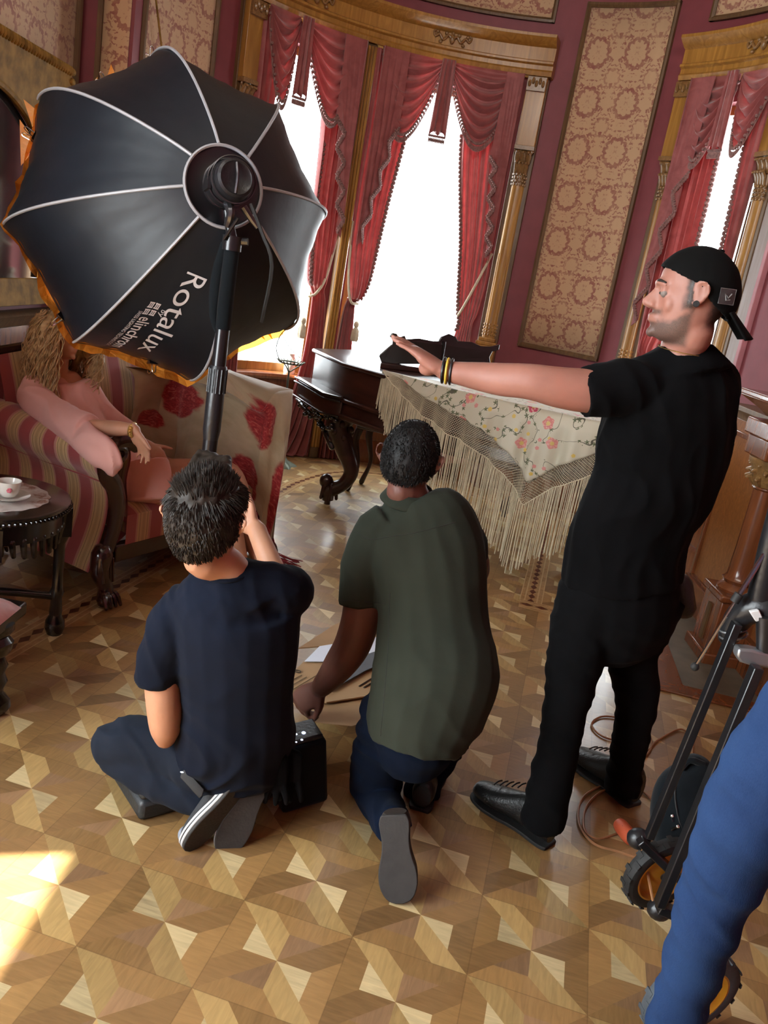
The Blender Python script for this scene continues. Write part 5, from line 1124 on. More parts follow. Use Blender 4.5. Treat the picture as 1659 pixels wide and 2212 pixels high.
# ---------------------------------------------------------------- the standing man in black
m3 = root('person', V(.85, 2.45, 0), 'tall man in black t-shirt, black trousers and backwards cap, arm stretched out to the left', 'person')
sl = V(.94, .34, 0).normalized()           # shoulder line
H3 = Head(at(1496, 634, 2.30), (-.97, .20, -.05), (0, 0, 1), 1.0)
tors = [(1450, 790, 70, 2.34, .09), (1452, 835, 128, 2.35, .115), (1451, 880, 140, 2.37, .13), (1436, 950, 146, 2.39, .135), (1425, 1010, 143, 2.40, .13), (1405, 1060, 138, 2.40, .125), (1378, 1110, 130, 2.40, .12), (1354, 1180, 128, 2.41, .125), (1345, 1250, 130, 2.42, .13)]
legs3 = [[(1285, 1280, 78, 2.40), (1262, 1350, 72, 2.39), (1243, 1420, 61, 2.37), (1229, 1493, 52, 2.35), (1215, 1566, 45, 2.33), (1201, 1635, 45, 2.32), (1186, 1703, 47, 2.31), (1172, 1782, 48, 2.31)],
         [(1410, 1280, 72, 2.46), (1388, 1350, 62, 2.49), (1366, 1420, 52, 2.52), (1375, 1493, 46, 2.55), (1368, 1566, 40, 2.57), (1354, 1630, 37, 2.60), (1344, 1706, 38, 2.62)]]
b = MB(); H3.build(b)
tp(b, [(r[0], r[1], r[2] - 18, r[3], r[4] - .02) for r in tors[1:]], sl)
b.tube([at(1478, 800, 2.34), at(1478, 745, 2.33), H3(0, -.022, .035)], [(.078, .078), (.060, .062), (.054, .060)], 18, smooth=4, dome=True, width=sl)
for L_ in legs3: tp(b, [(r[0], r[1], r[2] * .80, r[3]) for r in L_[:-1]], sl)
armL = [(1370, 835, 52, 2.30), (1290, 845, 49, 2.26), (1215, 838, 45, 2.25), (1165, 828, 40.5, 2.25), (1130, 823, 38, 2.26), (1085, 820, 36, 2.28), (1035, 813, 31, 2.30), (990, 806, 25, 2.31), (958, 800, 21.5, 2.32)]
tp(b, armL, UPV, ratio=.9); W3 = at(956, 799, 2.32); tip = at(855, 728, 2.36); fd = (tip - W3).normalized()
hand(b, W3 + fd * .01, fd, V(.10, .98, .1), fd.cross(V(.1, .98, .1)) * 1.0, sc=.98, curl=(.04, .05, .05, .06), thumb=(.75, .55, .25), spread=.05)
b.ball(at(923, 797, 2.33), (.026, .024, .020), 12, 8)
# other arm hangs relaxed in front of the body
ra = [at(1535, 855, 2.47), at(1545, 950, 2.60), at(1490, 1035, 2.72), at(1390, 1040, 2.80)]; b.tube(ra, [.052, .046, .038, .028], 14, smooth=4, dome=True); hand(b, ra[-1], (-.9, .2, .1), (0, .2, .9), (0, -.9, .2), sc=.95, curl=(.5, .55, .6, .6))
bd = link('body', remesh(b, .0052, 5), M['skin_ruddy'], m3)
s = MB(); tp(s, tors, sl, grow=.008, dome=False)
tp(s, [(1445, 850, 62, 2.34), (1390, 836, 62, 2.31), (1330, 838, 58, 2.28), (1285, 846, 56, 2.265), (1258, 850, 55, 2.26)], UPV, dome=False, ratio=1.0)
s.tube([at(1505, 850, 2.42), at(1535, 880, 2.50), at(1545, 940, 2.58)], [.078, .072, .064], 16, smooth=4)
s.tube([at(1478, 800, 2.34), at(1477, 775, 2.34), at(1476, 752, 2.335)], [(.135, .10), (.098, .088), (.072, .070)], 18, width=sl, smooth=3)
for q_ in ((1385, 830, 2.33), (1545, 835, 2.42)): s.tube([at(1478, 790, 2.34), at(*q_)], [.078, .070], 14, dome=True)
sh3 = link('t_shirt', remesh(s, .007, 5, crease(.006, (9, 9, 3), (3, -9, 2), (2, 0, 4), 3, .006)), M['blackcotton'], m3)
t = MB(); tp(t, [(1345, 1215, 128, 2.42, .13), (1340, 1300, 130, 2.43, .135), (1335, 1345, 125, 2.43, .13)], sl, grow=.004)
for L_ in legs3: tp(t, L_, sl, dome=False, ratio=1.0)
link('trousers', remesh(t, .008, 4, crease(.005, (4, 4, 14), (5, -5, 3), (2, 2, 9), 5, .006)), M['blackden'], m3)
# toes point away to the left
shoe(m3, V(.445, 2.525, 0), V(.70, 2.29, 0), (0, 0, 1), 'leather', 'rubber', None, .050, .315, 'boot', .125, True)
shoe(m3, V(.87, 2.85, 0), V(1.05, 2.60, 0), (0, 0, 1), 'leather', 'rubber', None, .053, .305, 'boot', .125, True)
for L_, z_ in ((legs3[0], 1), (legs3[1], 1)):
    m = MB(); p_ = at(L_[-1][0], L_[-1][1], L_[-1][3]); q_ = at(L_[-2][0], L_[-2][1], L_[-2][3]); e_ = p_ + (p_ - q_).normalized() * max(.0, p_.z - .055); m.tube([q_, p_, V(e_.x, e_.y, .05)], [.046, .048, .047], 14); obj('sock', m, M['blackcotton'], m3)
# cap worn backwards
def capedge(th): c = math.cos(th); return math.radians(lerp(lerp(80, 122, max(0, -c) ** .7), 60, max(0, c)))
cp3 = hairshell(H3, capedge, 'capcloth', m3, 'cap', (.087, .115, .121), vox=.005, amp=.0006, thick=.008)
m = MB(); NB = 12
def brim(u, v): a = (u - .5) * 1.9; w_ = .082 - .012 * v * 0; return H3(w_ * math.sin(a) * (1 - .08 * v), -.070 - .062 * v * math.cos(a * .6) - .036 * math.cos(a), .095 - .064 * v - .010 * (1 - math.cos(a)))
m.grid(brim, NB, 6); o = obj('brim', m, M['capcloth'], cp3); md = o.modifiers.new('t', 'SOLIDIFY'); md.thickness = .005
m = MB(); m.ball(H3(0, -.05, .242), (.008, .008, .005), 10, 6); obj('cap_button', m, M['capcloth'], cp3)
def onc(th, ph, d=.0): return H3.cap_pt(th, ph, .089 + d, .117 + d, .123 + d)
m = MB(); T0, T1, P0, P1 = -2.45, -2.02, 1.42, 1.72; m.grid(lambda u, v: onc(lerp(T0, T1, u), lerp(P0, P1, v), .002), 5, 5); pt_ = obj('patch', m, M['patch'], cp3)
m = MB(); q = [onc(T0, P0, .003), onc(T1, P0, .003), onc(T1, P1, .003), onc(T0, P1, .003)]; m.tube(q, .0012, 4, closed=True); q2 = [onc(lerp(T0, T1, a), lerp(P0, P1, c), .003) for a, c in ((.3, .3), (.5, .6), (.7, .35), (.6, .75), (.35, .7))]; m.tube(q2, .0018, 4); obj('patch_edge', m, M['patchline'], pt_)
# beard, sideburn, brow, ear plug
def shellz(z0, z1, t0, t1, k, mat, name, par, nz=8, nt_=24, vox=0):
    m = MB(); m.grid(lambda u, v: H3(*(hring(lerp(z0, z1, v), k)(lerp(t0, t1, u)) + Vector((0, 0, 0)))), nt_, nz); o = obj(name, m, M[mat], par); md = o.modifiers.new('t', 'SOLIDIFY'); md.thickness = .003; md.offset = -1; return o
# stubble, sideburns and cropped nape hair: a soft-edged mask on the skin of the head
Mi = H3.M.transposed(); ca = bd.data.color_attributes.new('hairiness', 'FLOAT_COLOR', 'POINT'); sm = lambda x, w=.010: max(0.0, min(1.0, x / w + .5))
for i_, v_ in enumerate(bd.data.vertices):
    q = Mi @ (v_.co - H3.C); q.z += .13; r_ = g_ = 0.0
    if -.05 < q.z < .2 and abs(q.x) < .0785 and q.y < .13:
        j = .005 * mnoise.noise(v_.co * 90); y, z = q.y, q.z
        r_ = min(sm(y + .004, .014), sm(.052 + j + max(0, (.045 - y)) * .75 - z, .014), sm(z + .006, .012))
        if abs(q.x) < .024: r_ = min(r_, max(sm(.047 - z, .006), sm(z - .069, .006)))
        r_ = max(r_, min(sm(.034 - abs(q.x)), sm(z - .067, .006), sm(.080 - z, .007), sm(y - .07)))
        g_ = min(sm(abs(q.x) - .05), sm(z - .088 + j, .012), sm(.185 - z), sm(y + .004, .010), sm(.022 + j - y, .014))
        g_ = max(g_, min(sm(-.045 + j - y, .02), sm(z - .05 + j, .03)))
    ca.data[i_].color = (r_, g_, 0, 1)
bd.data.materials.clear(); bd.data.materials.append(M['skin_stubbled'])
m = MB(); 
for sgn in (-1, 1): m.tube([H3(sgn * .012, .094, .149), H3(sgn * .03, .090, .153), H3(sgn * .048, .074, .148)], [.003, .004, .002], 6, smooth=3)
obj('eyebrows', m, M['hair_brown'], m3); H3.eyes(m3)
m = MB(); m.lathe([(.001, -.004), (.0075, -.004), (.0085, 0), (.0075, .004), (.001, .004)], H3(-.084, -.006, .1035), 14, Matrix((H3.u, H3.f, H3.r)).transposed()); obj('ear_plug', m, M['rubber'], m3)
m = MB(); m.tube([at(1478, 757, 2.335) + Vector((.070 * math.cos(a), .068 * math.sin(a), .006 * math.sin(a))) for a in np.linspace(0, 2 * PI, 25)[:-1]], .0012, 5, closed=True); obj('necklace', m, M['brass'], m3)
ax = (at(1000, 806, 2.31) - at(945, 799, 2.32)).normalized(); e1 = UPV - ax * ax.z; e1.normalize(); e2 = ax.cross(e1)
for i, (x, mt) in enumerate(((958, 'leather'), (966, 'yellow'), (975, 'leather'))):
    c = at(x, 800 + i * 1.5, 2.318); m = MB(); m.tube([c + e1 * math.cos(a) * .032 + e2 * math.sin(a) * .029 for a in np.linspace(0, 2 * PI, 25)[:-1]], [(.0055, .004)] * 24, 8, closed=True); obj('wristband', m, M[mt], m3)
m = MB(); m.tube([at(1470, 1262, 2.44), at(1476, 1310, 2.46)], [(.035, .04), (.038, .042)], 12, dome=True); m.tube([at(1460, 1290, 2.45), at(1440, 1335, 2.46)], .010, 8, dome=True); obj('belt_pouch', m, M['leather'], m3)
# ---------------------------------------------------------------- kneeling man in navy t-shirt
m1 = root('person', V(-.31, 2.12, 0), 'kneeling man with short dark brown hair in a navy t-shirt, seen from behind', 'person')
H1 = Head(at(449, 1118, 2.02), (.22, .95, .12), (-.10, -.10, 1), 1.03)
tors = [(520, 1262, 78, 2.06, .085), (510, 1298, 128, 2.08, .11), (512, 1350, 130, 2.09, .125), (513, 1420, 124, 2.10, .125), (512, 1500, 115, 2.11, .12), (512, 1570, 118, 2.12, .125), (506, 1622, 122, 2.14, .12), (501, 1655, 120, 2.16, .105)]
s1v = V(.97, .18, .14).normalized()
b = MB(); H1.build(b, eo=.020); tp(b, [(r[0], r[1] + 6, r[2] - 22, r[3], r[4] - .024) for r in tors[1:]], s1v)
b.tube([at(505, 1262, 2.06), at(487, 1222, 2.045), H1(0, -.03, .03)], [(.066, .062), (.052, .053), (.050, .052)], 16, smooth=4, dome=True, width=SX)
al = [(388, 1335, 40, 2.08), (352, 1395, 42, 2.07), (350, 1460, 39, 2.06), (354, 1520, 38, 2.05), (357, 1570, 34, 2.05), (357, 1592, 25, 2.06)]
P_ = tp(b, al, SX); el = at(358, 1580, 2.07); b.tube([el, el + V(.06, .12, .05), el + V(.13, .24, .12)], [.036, .034, .024], 12, smooth=3, dome=True); hand(b, el + V(.13, .24, .12), (.6, .6, .5), (-.3, -.2, .9), (.7, -.6, 0), sc=.95, curl=(.5, .5, .5, .5))
rs = at(622, 1280, 2.14); b.tube([at(590, 1295, 2.11), rs, rs + V(-.03, .16, -.07), rs + V(-.16, .32, .06)], [.048, .046, .041, .03], 14, smooth=4, dome=True); hand(b, rs + V(-.16, .32, .06), (-.9, .2, .3), (.2, 0, .9), (.3, .9, 0), sc=.95, curl=(.5, .5, .5, .5))
th1 = [(440, 1640, 78, 2.14), (370, 1622, 66, 2.16), (300, 1608, 60, 2.17), (258, 1606, 55, 2.17)]
sh1 = [(258, 1622, 50, 2.18), (320, 1668, 47, 2.13), (385, 1708, 38, 2.09), (440, 1738, 30, 2.07)]
tp(b, [(r[0], r[1], r[2] * .8, r[3]) for r in th1], UPV); tp(b, [(r[0], r[1], r[2] * .8, r[3]) for r in sh1], UPV)
link('body', remesh(b, .0055, 5), M['skin_tan'], m1)
s = MB(); tp(s, tors, s1v, grow=.007, dome=False); tp(s, [(420, 1318, 62, 2.09), (385, 1345, 58, 2.08), (358, 1400, 54, 2.07), (343, 1455, 50, 2.065), (341, 1468, 50, 2.065)], SX, dome=False)
s.tube([at(580, 1290, 2.09), at(612, 1280, 2.13), at(622, 1280, 2.20), at(618, 1292, 2.29)], [.078, .078, .070, .060], 16, smooth=4)
s.tube([at(512, 1285, 2.07), at(503, 1258, 2.06), at(494, 1232, 2.05)], [(.135, .10), (.095, .085), (.060, .060)], 16, width=s1v, smooth=3)
for q_ in ((405, 1318, 2.08), (600, 1275, 2.10)): s.tube([at(508, 1270, 2.06), at(*q_)], [.078, .072], 14, dome=True)
def f1(co, n):
    low = max(0, min(1, (.45 - co.z) / .25)); arm = max(0, min(1, (-.47 - co.x) / .05)); top = max(0, min(1, (co.z - .62) / .15))
    q = Vector((co.x * 5 + co.z * 4, co.y * 5, co.z * (9 + 12 * low) - co.x * 5)); r = 1 - abs(mnoise.noise(q + Vector((0, 0, mnoise.noise(co * 6))))) * 2.6
    q2 = Vector((co.x * 16 + co.z * 8, co.y * 6, co.z * 3)); r2 = 1 - abs(mnoise.noise(q2)) * 2.4
    return n * ((.002 + .008 * low) * max(r, -.3) + .006 * max(arm, top * .6) * max(r2, -.3) + .004 * mnoise.noise(co * 7))
sh_ = link('t_shirt', remesh(s, .0065, 4, f1), M['navy'], m1); collar(sh_, at(494, 1235, 2.05), (-.18, -.1, 1), (.058, .058), 'navy', .006)
t = MB(); tp(t, [(505, 1600, 105, 2.13, .12), (503, 1645, 116, 2.16, .11), (500, 1668, 104, 2.18, .10)], SX); tp(t, th1, UPV); tp(t, sh1, UPV, dome=False)
tp(t, [(560, 1665, 62, 2.16), (585, 1650, 60, 2.30), (590, 1640, 58, 2.46)], UPV); tp(t, [(590, 1660, 52, 2.46), (565, 1685, 44, 2.34), (548, 1702, 32, 2.24)], UPV, dome=False)
link('trousers', remesh(t, .0075, 4, crease(.006, (14, 5, 5), (2, 8, 4), (3, 2, 9), 2, .005)), M['trouser'], m1)
tA = fl(412, 1832, .015); dA = (at(508, 1716, 2.04) - tA).normalized(); shoe(m1, tA, tA + dA * .265, (-.72, .62, .1), 'darkcanvas', 'sole', 'whitesole', .046, .275, 'sneaker', .07, False, cap_mat='greycanvas')
tB = fl(494, 1822, .015); dB = (at(556, 1702, 2.08) - tB).normalized(); shoe(m1, tB, tB + dB * .235, (-.22, .95, .0), 'darkcanvas', 'sole', 'whitesole', .046, .27, 'sneaker', .07, False)
def e1_(th): c = math.cos(th); return math.radians(lerp(lerp(84, 128, max(0, -c) ** .55), 58, max(0, c) ** .8))
hairshell(H1, e1_, 'hair_brown', m1, 'hair', (.094, .117, .130), amp=.005, seed=4, thick=.020, tuft=(5200, lambda th, ph: .030 if ph < 1.1 else .016, .0017, lambda th, ph: ((-.5, 1, .1) if ph < .9 else (.1 * math.sin(th), .2, -1)), lambda th, ph: .55 if ph < .9 else .22),
          extra=lambda mm: [mm.tube([H1(x, .03 - .02 * abs(x) * 10, .235), H1(x - .015, .085, .262)], [.022, .012], 8, dome=True) for x in (-.05, -.03, -.01, .01, .03)])
m = MB(); m.prism([at(388, 1680, 2.02), at(397, 1676, 2.02), at(438, 1720, 2.00), at(431, 1727, 2.00)], (.0, .012, .016)); ph_ = obj('phone', m, M['rubber'], None, bevel=.003); tag(ph_, 'dark phone sticking out of the kneeling man\'s back pocket', 'phone')
m = MB(); m.ball(at(392, 1680, 2.012) + V(0, -.003, .02), (.005, .002, .002), 8, 5); obj("phone_screen_glow", m, M['led'], ph_)
# ---------------------------------------------------------------- kneeling man in olive shirt
m2 = root('person', V(.15, 2.3, 0), 'man with black hair in an olive green shirt kneeling on one knee, seen from behind', 'person')
H2 = Head(at(887, 992, 2.45), (.22, .96, -.18), (.02, .15, 1), .97)
tors = [(888, 1088, 62, 2.44, .08), (905, 1118, 108, 2.43, .11), (915, 1165, 124, 2.42, .125), (926, 1220, 122, 2.40, .13), (934, 1300, 116, 2.37, .13), (937, 1380, 124, 2.32, .135), (941, 1450, 134, 2.26, .145), (930, 1500, 128, 2.23, .145), (912, 1550, 116, 2.22, .145), (902, 1598, 100, 2.21, .135)]
b = MB(); H2.build(b, eo=.012); s2v = V(.99, .08, .0)
tp(b, [(r[0], r[1] + 4, r[2] - 20, r[3] + .01, r[4] - .022) for r in tors[1:8]], s2v)
b.tube([at(890, 1095, 2.43), at(888, 1062, 2.43), H2(0, -.03, .03)], [(.062, .06), (.050, .050), (.048, .05)], 16, smooth=4, dome=True, width=SX)
al = [(815, 1150, 50, 2.42), (795, 1220, 45, 2.41), (787, 1290, 44, 2.40), (777, 1345, 42, 2.40), (760, 1395, 40, 2.41), (732, 1438, 35, 2.44), (708, 1468, 27, 2.47), (694, 1484, 23, 2.49)]
tp(b, al, SX); W2 = at(690, 1488, 2.495); fd = (at(650, 1515, 2.52) - W2).normalized()
hand(b, W2, fd, V(.75, -.45, -.25), V(.35, .35, -.85), sc=1.12, curl=(.9, 1.0, 1.05, 1.0), thumb=(.75, .35, .7), spread=.03, tcurl=.5)
rr2 = [at(1000, 1150, 2.45), at(1025, 1230, 2.55), at(1000, 1260, 2.72), at(960, 1290, 2.85)]; b.tube(rr2, [.055, .05, .04, .028], 14, smooth=4, dome=True); hand(b, rr2[-1], (-.5, .7, -.4), (-.3, .2, .9), (-.7, -.6, 0), sc=.95, curl=(.7, .7, .7, .7))
LT2 = [(850, 1545, 72, 2.27), (832, 1605, 64, 2.31), (818, 1665, 58, 2.36), (808, 1705, 50, 2.39)]; LS2 = [(806, 1712, 46, 2.39), (820, 1735, 45, 2.32), (836, 1758, 41, 2.21), (850, 1785, 37, 2.08)]
RT2 = [(945, 1545, 70, 2.28), (960, 1560, 62, 2.42), (965, 1570, 58, 2.60)]; RS2 = [(960, 1585, 55, 2.60), (935, 1640, 46, 2.55), (915, 1700, 38, 2.46), (912, 1722, 36, 2.44)]
for q in (LT2, LS2[:3], RT2, RS2): tp(b, [(r[0], r[1], r[2] * .8, r[3]) for r in q], SX)
link('body', remesh(b, .0055, 5), M['skin_brown'], m2)
s = MB(); tp(s, tors, s2v, grow=.006, dome=False); tp(s, [(850, 1130, 55, 2.42), (815, 1165, 57, 2.415), (793, 1225, 54, 2.41), (785, 1290, 51, 2.405), (783, 1308, 51, 2.40)], SX, dome=False)
s.tube([at(975, 1140, 2.44), at(1008, 1180, 2.48), at(1010, 1230, 2.56)], [.07, .068, .06], 14, smooth=4)
s.tube([at(888, 1098, 2.435), at(885, 1066, 2.43)], [(.095, .085), (.066, .064)], 16, width=SX, smooth=3)
def f2(co, n):
    q = Vector((co.x * 7, co.y * 7, co.z * 3.2)); d = co.z * 26 + co.x * 30; arm = math.exp(-((co.x + .05) / .06) ** 2) * math.exp(-((co.z - .80) / .12) ** 2)
    q3 = Vector((co.x * 9 + co.z * 7, co.y * 5, co.z * 4 - co.x * 3)); r = 1 - abs(mnoise.noise(q3 + Vector((0, mnoise.noise(co * 5), 0)))) * 2.6; hem = max(0, min(1, (.5 - co.z) / .15))
    return n * (.005 * mnoise.noise(q) + (.0025 + .006 * arm + .004 * hem) * max(r, -.3))
so = link('shirt', remesh(s, .0065, 4, f2), M['olive'], m2)
# turned-down collar, yoke seam, side seam, hem
c0 = at(886, 1070, 2.43); m = MB(); m.grid(lambda u, v: c0 + V(math.cos(u * 2 * PI) * (.060 + .026 * v), math.sin(u * 2 * PI) * (.060 + .022 * v), .020 - .040 * v + .012 * math.sin(u * 2 * PI)), 32, 4); o = obj('collar', m, M['olive'], so); md = o.modifiers.new('t', 'SOLIDIFY'); md.thickness = .005
# shrink-wrapped stitching lines
def stitch(par, body, pts, Y, r=.0011, n=30):
    from mathutils.bvhtree import BVHTree
    bm_ = body.data; bv = BVHTree.FromPolygons([v.co for v in bm_.vertices], [tuple(p.vertices) for p in bm_.polygons]); o0 = V(0, 0, HC); P = []
    for q in catmull(pts, 8):
        d = ray(*q).normalized(); hit = bv.ray_cast(o0, d)
        if hit[0] is not None: P.append(hit[0] - d * .0006)
    m = MB(); m.tube(P, r, 5); obj('stitching', m, M['stitch'], par)
stitch(so, so, [(772, 1150), (800, 1165), (850, 1158), (900, 1150), (985, 1128)], 2.4); stitch(so, so, [(842, 1280), (838, 1400), (830, 1500), (822, 1590)], 2.3); stitch(so, so, [(736, 1296), (780, 1300), (832, 1304)], 2.4)
t = MB(); tp(t, [(915, 1500, 105, 2.25, .12), (900, 1560, 102, 2.25, .125), (896, 1600, 92, 2.26, .12)], SX)
for q in (LT2, RT2): tp(t, q, SX)
for q in (LS2, RS2): tp(t, q, SX, dome=False)
link('jeans', remesh(t, .0075, 4, crease(.008, (4, 4, 18), (6, 2, 3), (2, 5, 8), 7, .005)), M['darkden'], m2)
tA = fl(863, 1950, .012); hA = at(851, 1775, 1.99); dA = (hA - tA).normalized(); shoe(m2, tA, tA + dA * .232, (.0, 1, .1), 'brownshoe', 'sole', None, .052, .232, 'shoe', .075)
tB = fl(935, 1675, 0); hB = fl(905, 1752, 0); shoe(m2, tB, hB, (0, 0, 1), 'leather', 'rubber', None, .048, .285, 'shoe', .085)
def e2_(th): c = math.cos(th); return math.radians(lerp(lerp(88, 132, max(0, -c) ** .5), 58, max(0, c) ** .8))
hairshell(H2, e2_, 'hair_black', m2, 'hair', (.088, .112, .122), amp=.003, seed=9, thick=.014, tuft=(3600, lambda th, ph: .010, .0013, lambda th, ph: (0, .3, -1), lambda th, ph: .35))
# ---------------------------------------------------------------- woman on the settee
mw = root('person', S(.3, .5, .45), 'blond woman in pale pink blouse and skirt sitting on the settee behind the softbox', 'person')
HW = Head(at(142, 715, 3.98), (.80, -.55, -.08), (0, 0, 1), .95)
b = MB(); HW.build(b); wv = V(.45, .85, 0).normalized(); wy = V(.75, .55, 0).normalized()
b.tube([at(125, 815, 3.98), at(128, 790, 3.98), HW(0, -.02, .03)], [.05, .042, .042], 14, smooth=3, dome=True)
tw = [(128, 828, 62, 3.98, .08), (135, 862, 72, 3.98, .10), (158, 920, 66, 3.96, .10), (195, 975, 62, 3.94, .10), (235, 1015, 66, 3.92, .11)]
tp(b, [(r[0], r[1], r[2] - 9, r[3], r[4] - .015) for r in tw], wy)
aw = [(72, 850, 28, 3.86), (110, 888, 24, 3.76), (165, 922, 21, 3.64), (205, 926, 20, 3.58), (245, 926, 18, 3.54), (278, 927, 14, 3.52), (292, 929, 12, 3.51)]
tp(b, aw, UPV); WW = at(290, 930, 3.51); fd = (at(318, 985, 3.50) - WW).normalized(); hand(b, WW, fd, V(.55, -.4, .2), V(-.45, -.3, -.3), sc=.92, curl=(.18, .20, .26, .34), thumb=(.8, .5, .1), spread=.10)
ro = [at(190, 850, 4.05), at(260, 930, 4.10), at(325, 965, 4.02)]; b.tube(ro, [.045, .038, .026], 12, smooth=3, dome=True); hand(b, ro[-1], (.7, -.5, -.3), (.3, .6, .5), (0, 0, -1), sc=.9, curl=(.3, .3, .35, .4))
lg1 = [(250, 1028, 52, 3.95), (330, 1035, 46, 4.02), (410, 1028, 38, 4.10), (480, 1025, 32, 4.16), (502, 1042, 30, 4.17), (520, 1095, 28, 4.14), (545, 1160, 24, 4.08), (562, 1205, 18, 4.03)]
lg2 = [(270, 1050, 50, 3.85), (340, 1070, 44, 3.92), (420, 1062, 38, 4.00), (470, 1066, 32, 4.03), (488, 1100, 28, 4.00), (505, 1170, 24, 3.95), (520, 1230, 18, 3.92)]
for q in (lg1, lg2): tp(b, q, UPV)
link('body', remesh(b, .006, 4), M['skin_tan'], mw)
s = MB(); tp(s, tw, wy, grow=.014, dome=False); s.tube([at(128, 832, 3.98), at(126, 812, 3.98)], [(.09, .075), (.055, .05)], 14, width=wy, smooth=3)
tp(s, [(100, 840, 40, 3.94), (72, 852, 38, 3.86), (110, 892, 38, 3.76), (150, 920, 41, 3.66), (190, 938, 44, 3.58)], UPV, dome=False, ratio=.85)
tp(s, [(165, 930, 30, 3.58), (196, 955, 34, 3.48), (224, 978, 37, 3.42), (238, 1000, 30, 3.40), (242, 1020, 13, 3.40)], (.6, .0, .8), ratio=.5)
s.tube([at(185, 838, 4.03), at(230, 900, 4.08), at(270, 935, 4.10)], [(.055, .05), (.058, .05), (.07, .05)], 12, smooth=3)
bl = link('blouse', remesh(s, .007, 4, crease(.007, (8, 5, 5), (3, 9, 3), (2, 2, 6), 11, .005)), M['pink'], mw)
t = MB(); tp(t, [(232, 1010, 70, 3.92, .13), (262, 1030, 66, 3.90, .13)], UPV); tp(t, [(250, 1030, 62, 3.92), (300, 1040, 58, 3.96), (350, 1040, 52, 4.02)], UPV, dome=False); tp(t, [(262, 1046, 58, 3.86), (310, 1052, 56, 3.90), (352, 1062, 50, 3.95)], UPV, dome=False)
tp(t, [(315, 1000, 50, 3.86, .05), (320, 1040, 50, 3.80, .045), (322, 1082, 46, 3.76, .04)], SX, dome=False)
link('skirt', remesh(t, .008, 4, folds(.006, 8, 8, 8, 12)), M['pink'], mw)
m = MB(); c = at(287, 929, 3.512); d = (at(300, 932, 3.51) - at(270, 927, 3.52)).normalized(); e1 = d.orthogonal().normalized(); e2 = d.cross(e1)
for k in (-1, 0, 1): m.tube([c + d * .008 * k + e1 * math.cos(a) * .029 + e2 * math.sin(a) * .025 for a in np.linspace(0, 2 * PI, 21)[:-1]], .0035, 6, closed=True)
for k in range(14): a = 2 * PI * k / 14; m.ball(c + e1 * math.cos(a) * .031 + e2 * math.sin(a) * .027, .0065, 7, 5)
obj('bracelet', m, M['gold'], mw)
def ew(th): return math.radians(lerp(100, 60, max(0, math.cos(th)) ** .6))
def locks(mm):
    rnd = random.Random(21)
    for i in range(46):
        th = rnd.uniform(1.0, 2 * PI - 1.0); p = HW.cap_pt(th, math.radians(rnd.uniform(60, 100)), .092, .115, .12); o_ = (p - HW.C); o_.z = 0; o_.normalize(); L = rnd.uniform(.22, .38); pts = []; ph = rnd.uniform(0, 6)
        for k in range(7):
            f_ = k / 6; pts.append(p + o_ * (.02 + .035 * math.sin(f_ * 2.5)) + V(.018 * math.sin(ph + f_ * 9), .018 * math.cos(ph + f_ * 9), -L * f_))
        mm.tube(pts, [.016, .019, .019, .018, .016, .013, .006], 7, smooth=3, dome=True)
hairshell(HW, ew, 'hair_blond', mw, 'hair', (.090, .114, .124), vox=.0065, amp=.005, seed=30, thick=.015, extra=locks)
m = MB(); rnd = random.Random(22)
for i in range(420):
    th = rnd.uniform(.8, 2 * PI - .8); p = HW.cap_pt(th, math.radians(rnd.uniform(50, 105)), .100, .122, .13); o_ = (p - HW.C); o_.z = 0; o_.normalize(); L = rnd.uniform(.15, .40); ph = rnd.uniform(0, 6); w_ = rnd.uniform(.3, 1)
    m.tube([p + o_ * (.03 + .045 * math.sin(k / 6 * 2.5)) + V(.022 * w_ * math.sin(ph + k / 6 * 9), .022 * w_ * math.cos(ph + k / 6 * 9), -L * k / 6) for k in range(9)], .0022, 4)
obj('hair_strands', m, M['hair_blond'], mw)
# ---------------------------------------------------------------- person in blue jeans at the right edge
mj = root('person', V(1.05, 1.35, 0), 'person in blue jeans at the lower right edge, only the leg in the picture', 'person')
J1 = [(1800, 1475, 105, 1.28), (1755, 1550, 106, 1.28), (1703, 1625, 104, 1.29), (1640, 1720, 100, 1.30), (1598, 1810, 90, 1.31), (1560, 1900, 80, 1.33), (1528, 1980, 70, 1.34), (1506, 2050, 62, 1.35), (1482, 2130, 59, 1.36), (1456, 2212, 54, 1.37), (1436, 2300, 48, 1.38), (1420, 2400, 44, 1.38)]
pj = [at(r[0], r[1], r[3]) for r in J1]; an = pj[-1]; hip = pj[0]; side = V(.25, -.25, 0)
J2 = [hip + V(.17, -.06, .03), hip + V(.19, -.10, -.30), V(1.20, 1.12, .48), V(1.22, 1.10, .25), V(1.22, 1.08, .08)]
b = MB(); tp(b, [(r[0], r[1], r[2] * .78, r[3]) for r in J1[1:]], SX); b.tube([an, V(an.x, an.y, .06)], [.04, .038], 12, dome=True); b.tube(J2, [.078, .07, .055, .045, .036], 14, smooth=3, dome=True)
pel = hip.lerp(J2[0], .5) + V(0, 0, .04); b.tube([pel, pel + V(0, 0, .18), pel + V(0, .02, .36), pel + V(0, .02, .46)], [(.14, .10), (.12, .09), (.15, .10), (.10, .08)], 16, smooth=4, dome=True)
HJ = Head(pel + V(.02, .08, .69), (-.3, .95, -.1), (0, 0, 1), .95); HJ.build(b); b.tube([pel + V(0, .02, .44), HJ(0, -.02, .03)], [.055, .046], 12, dome=True)
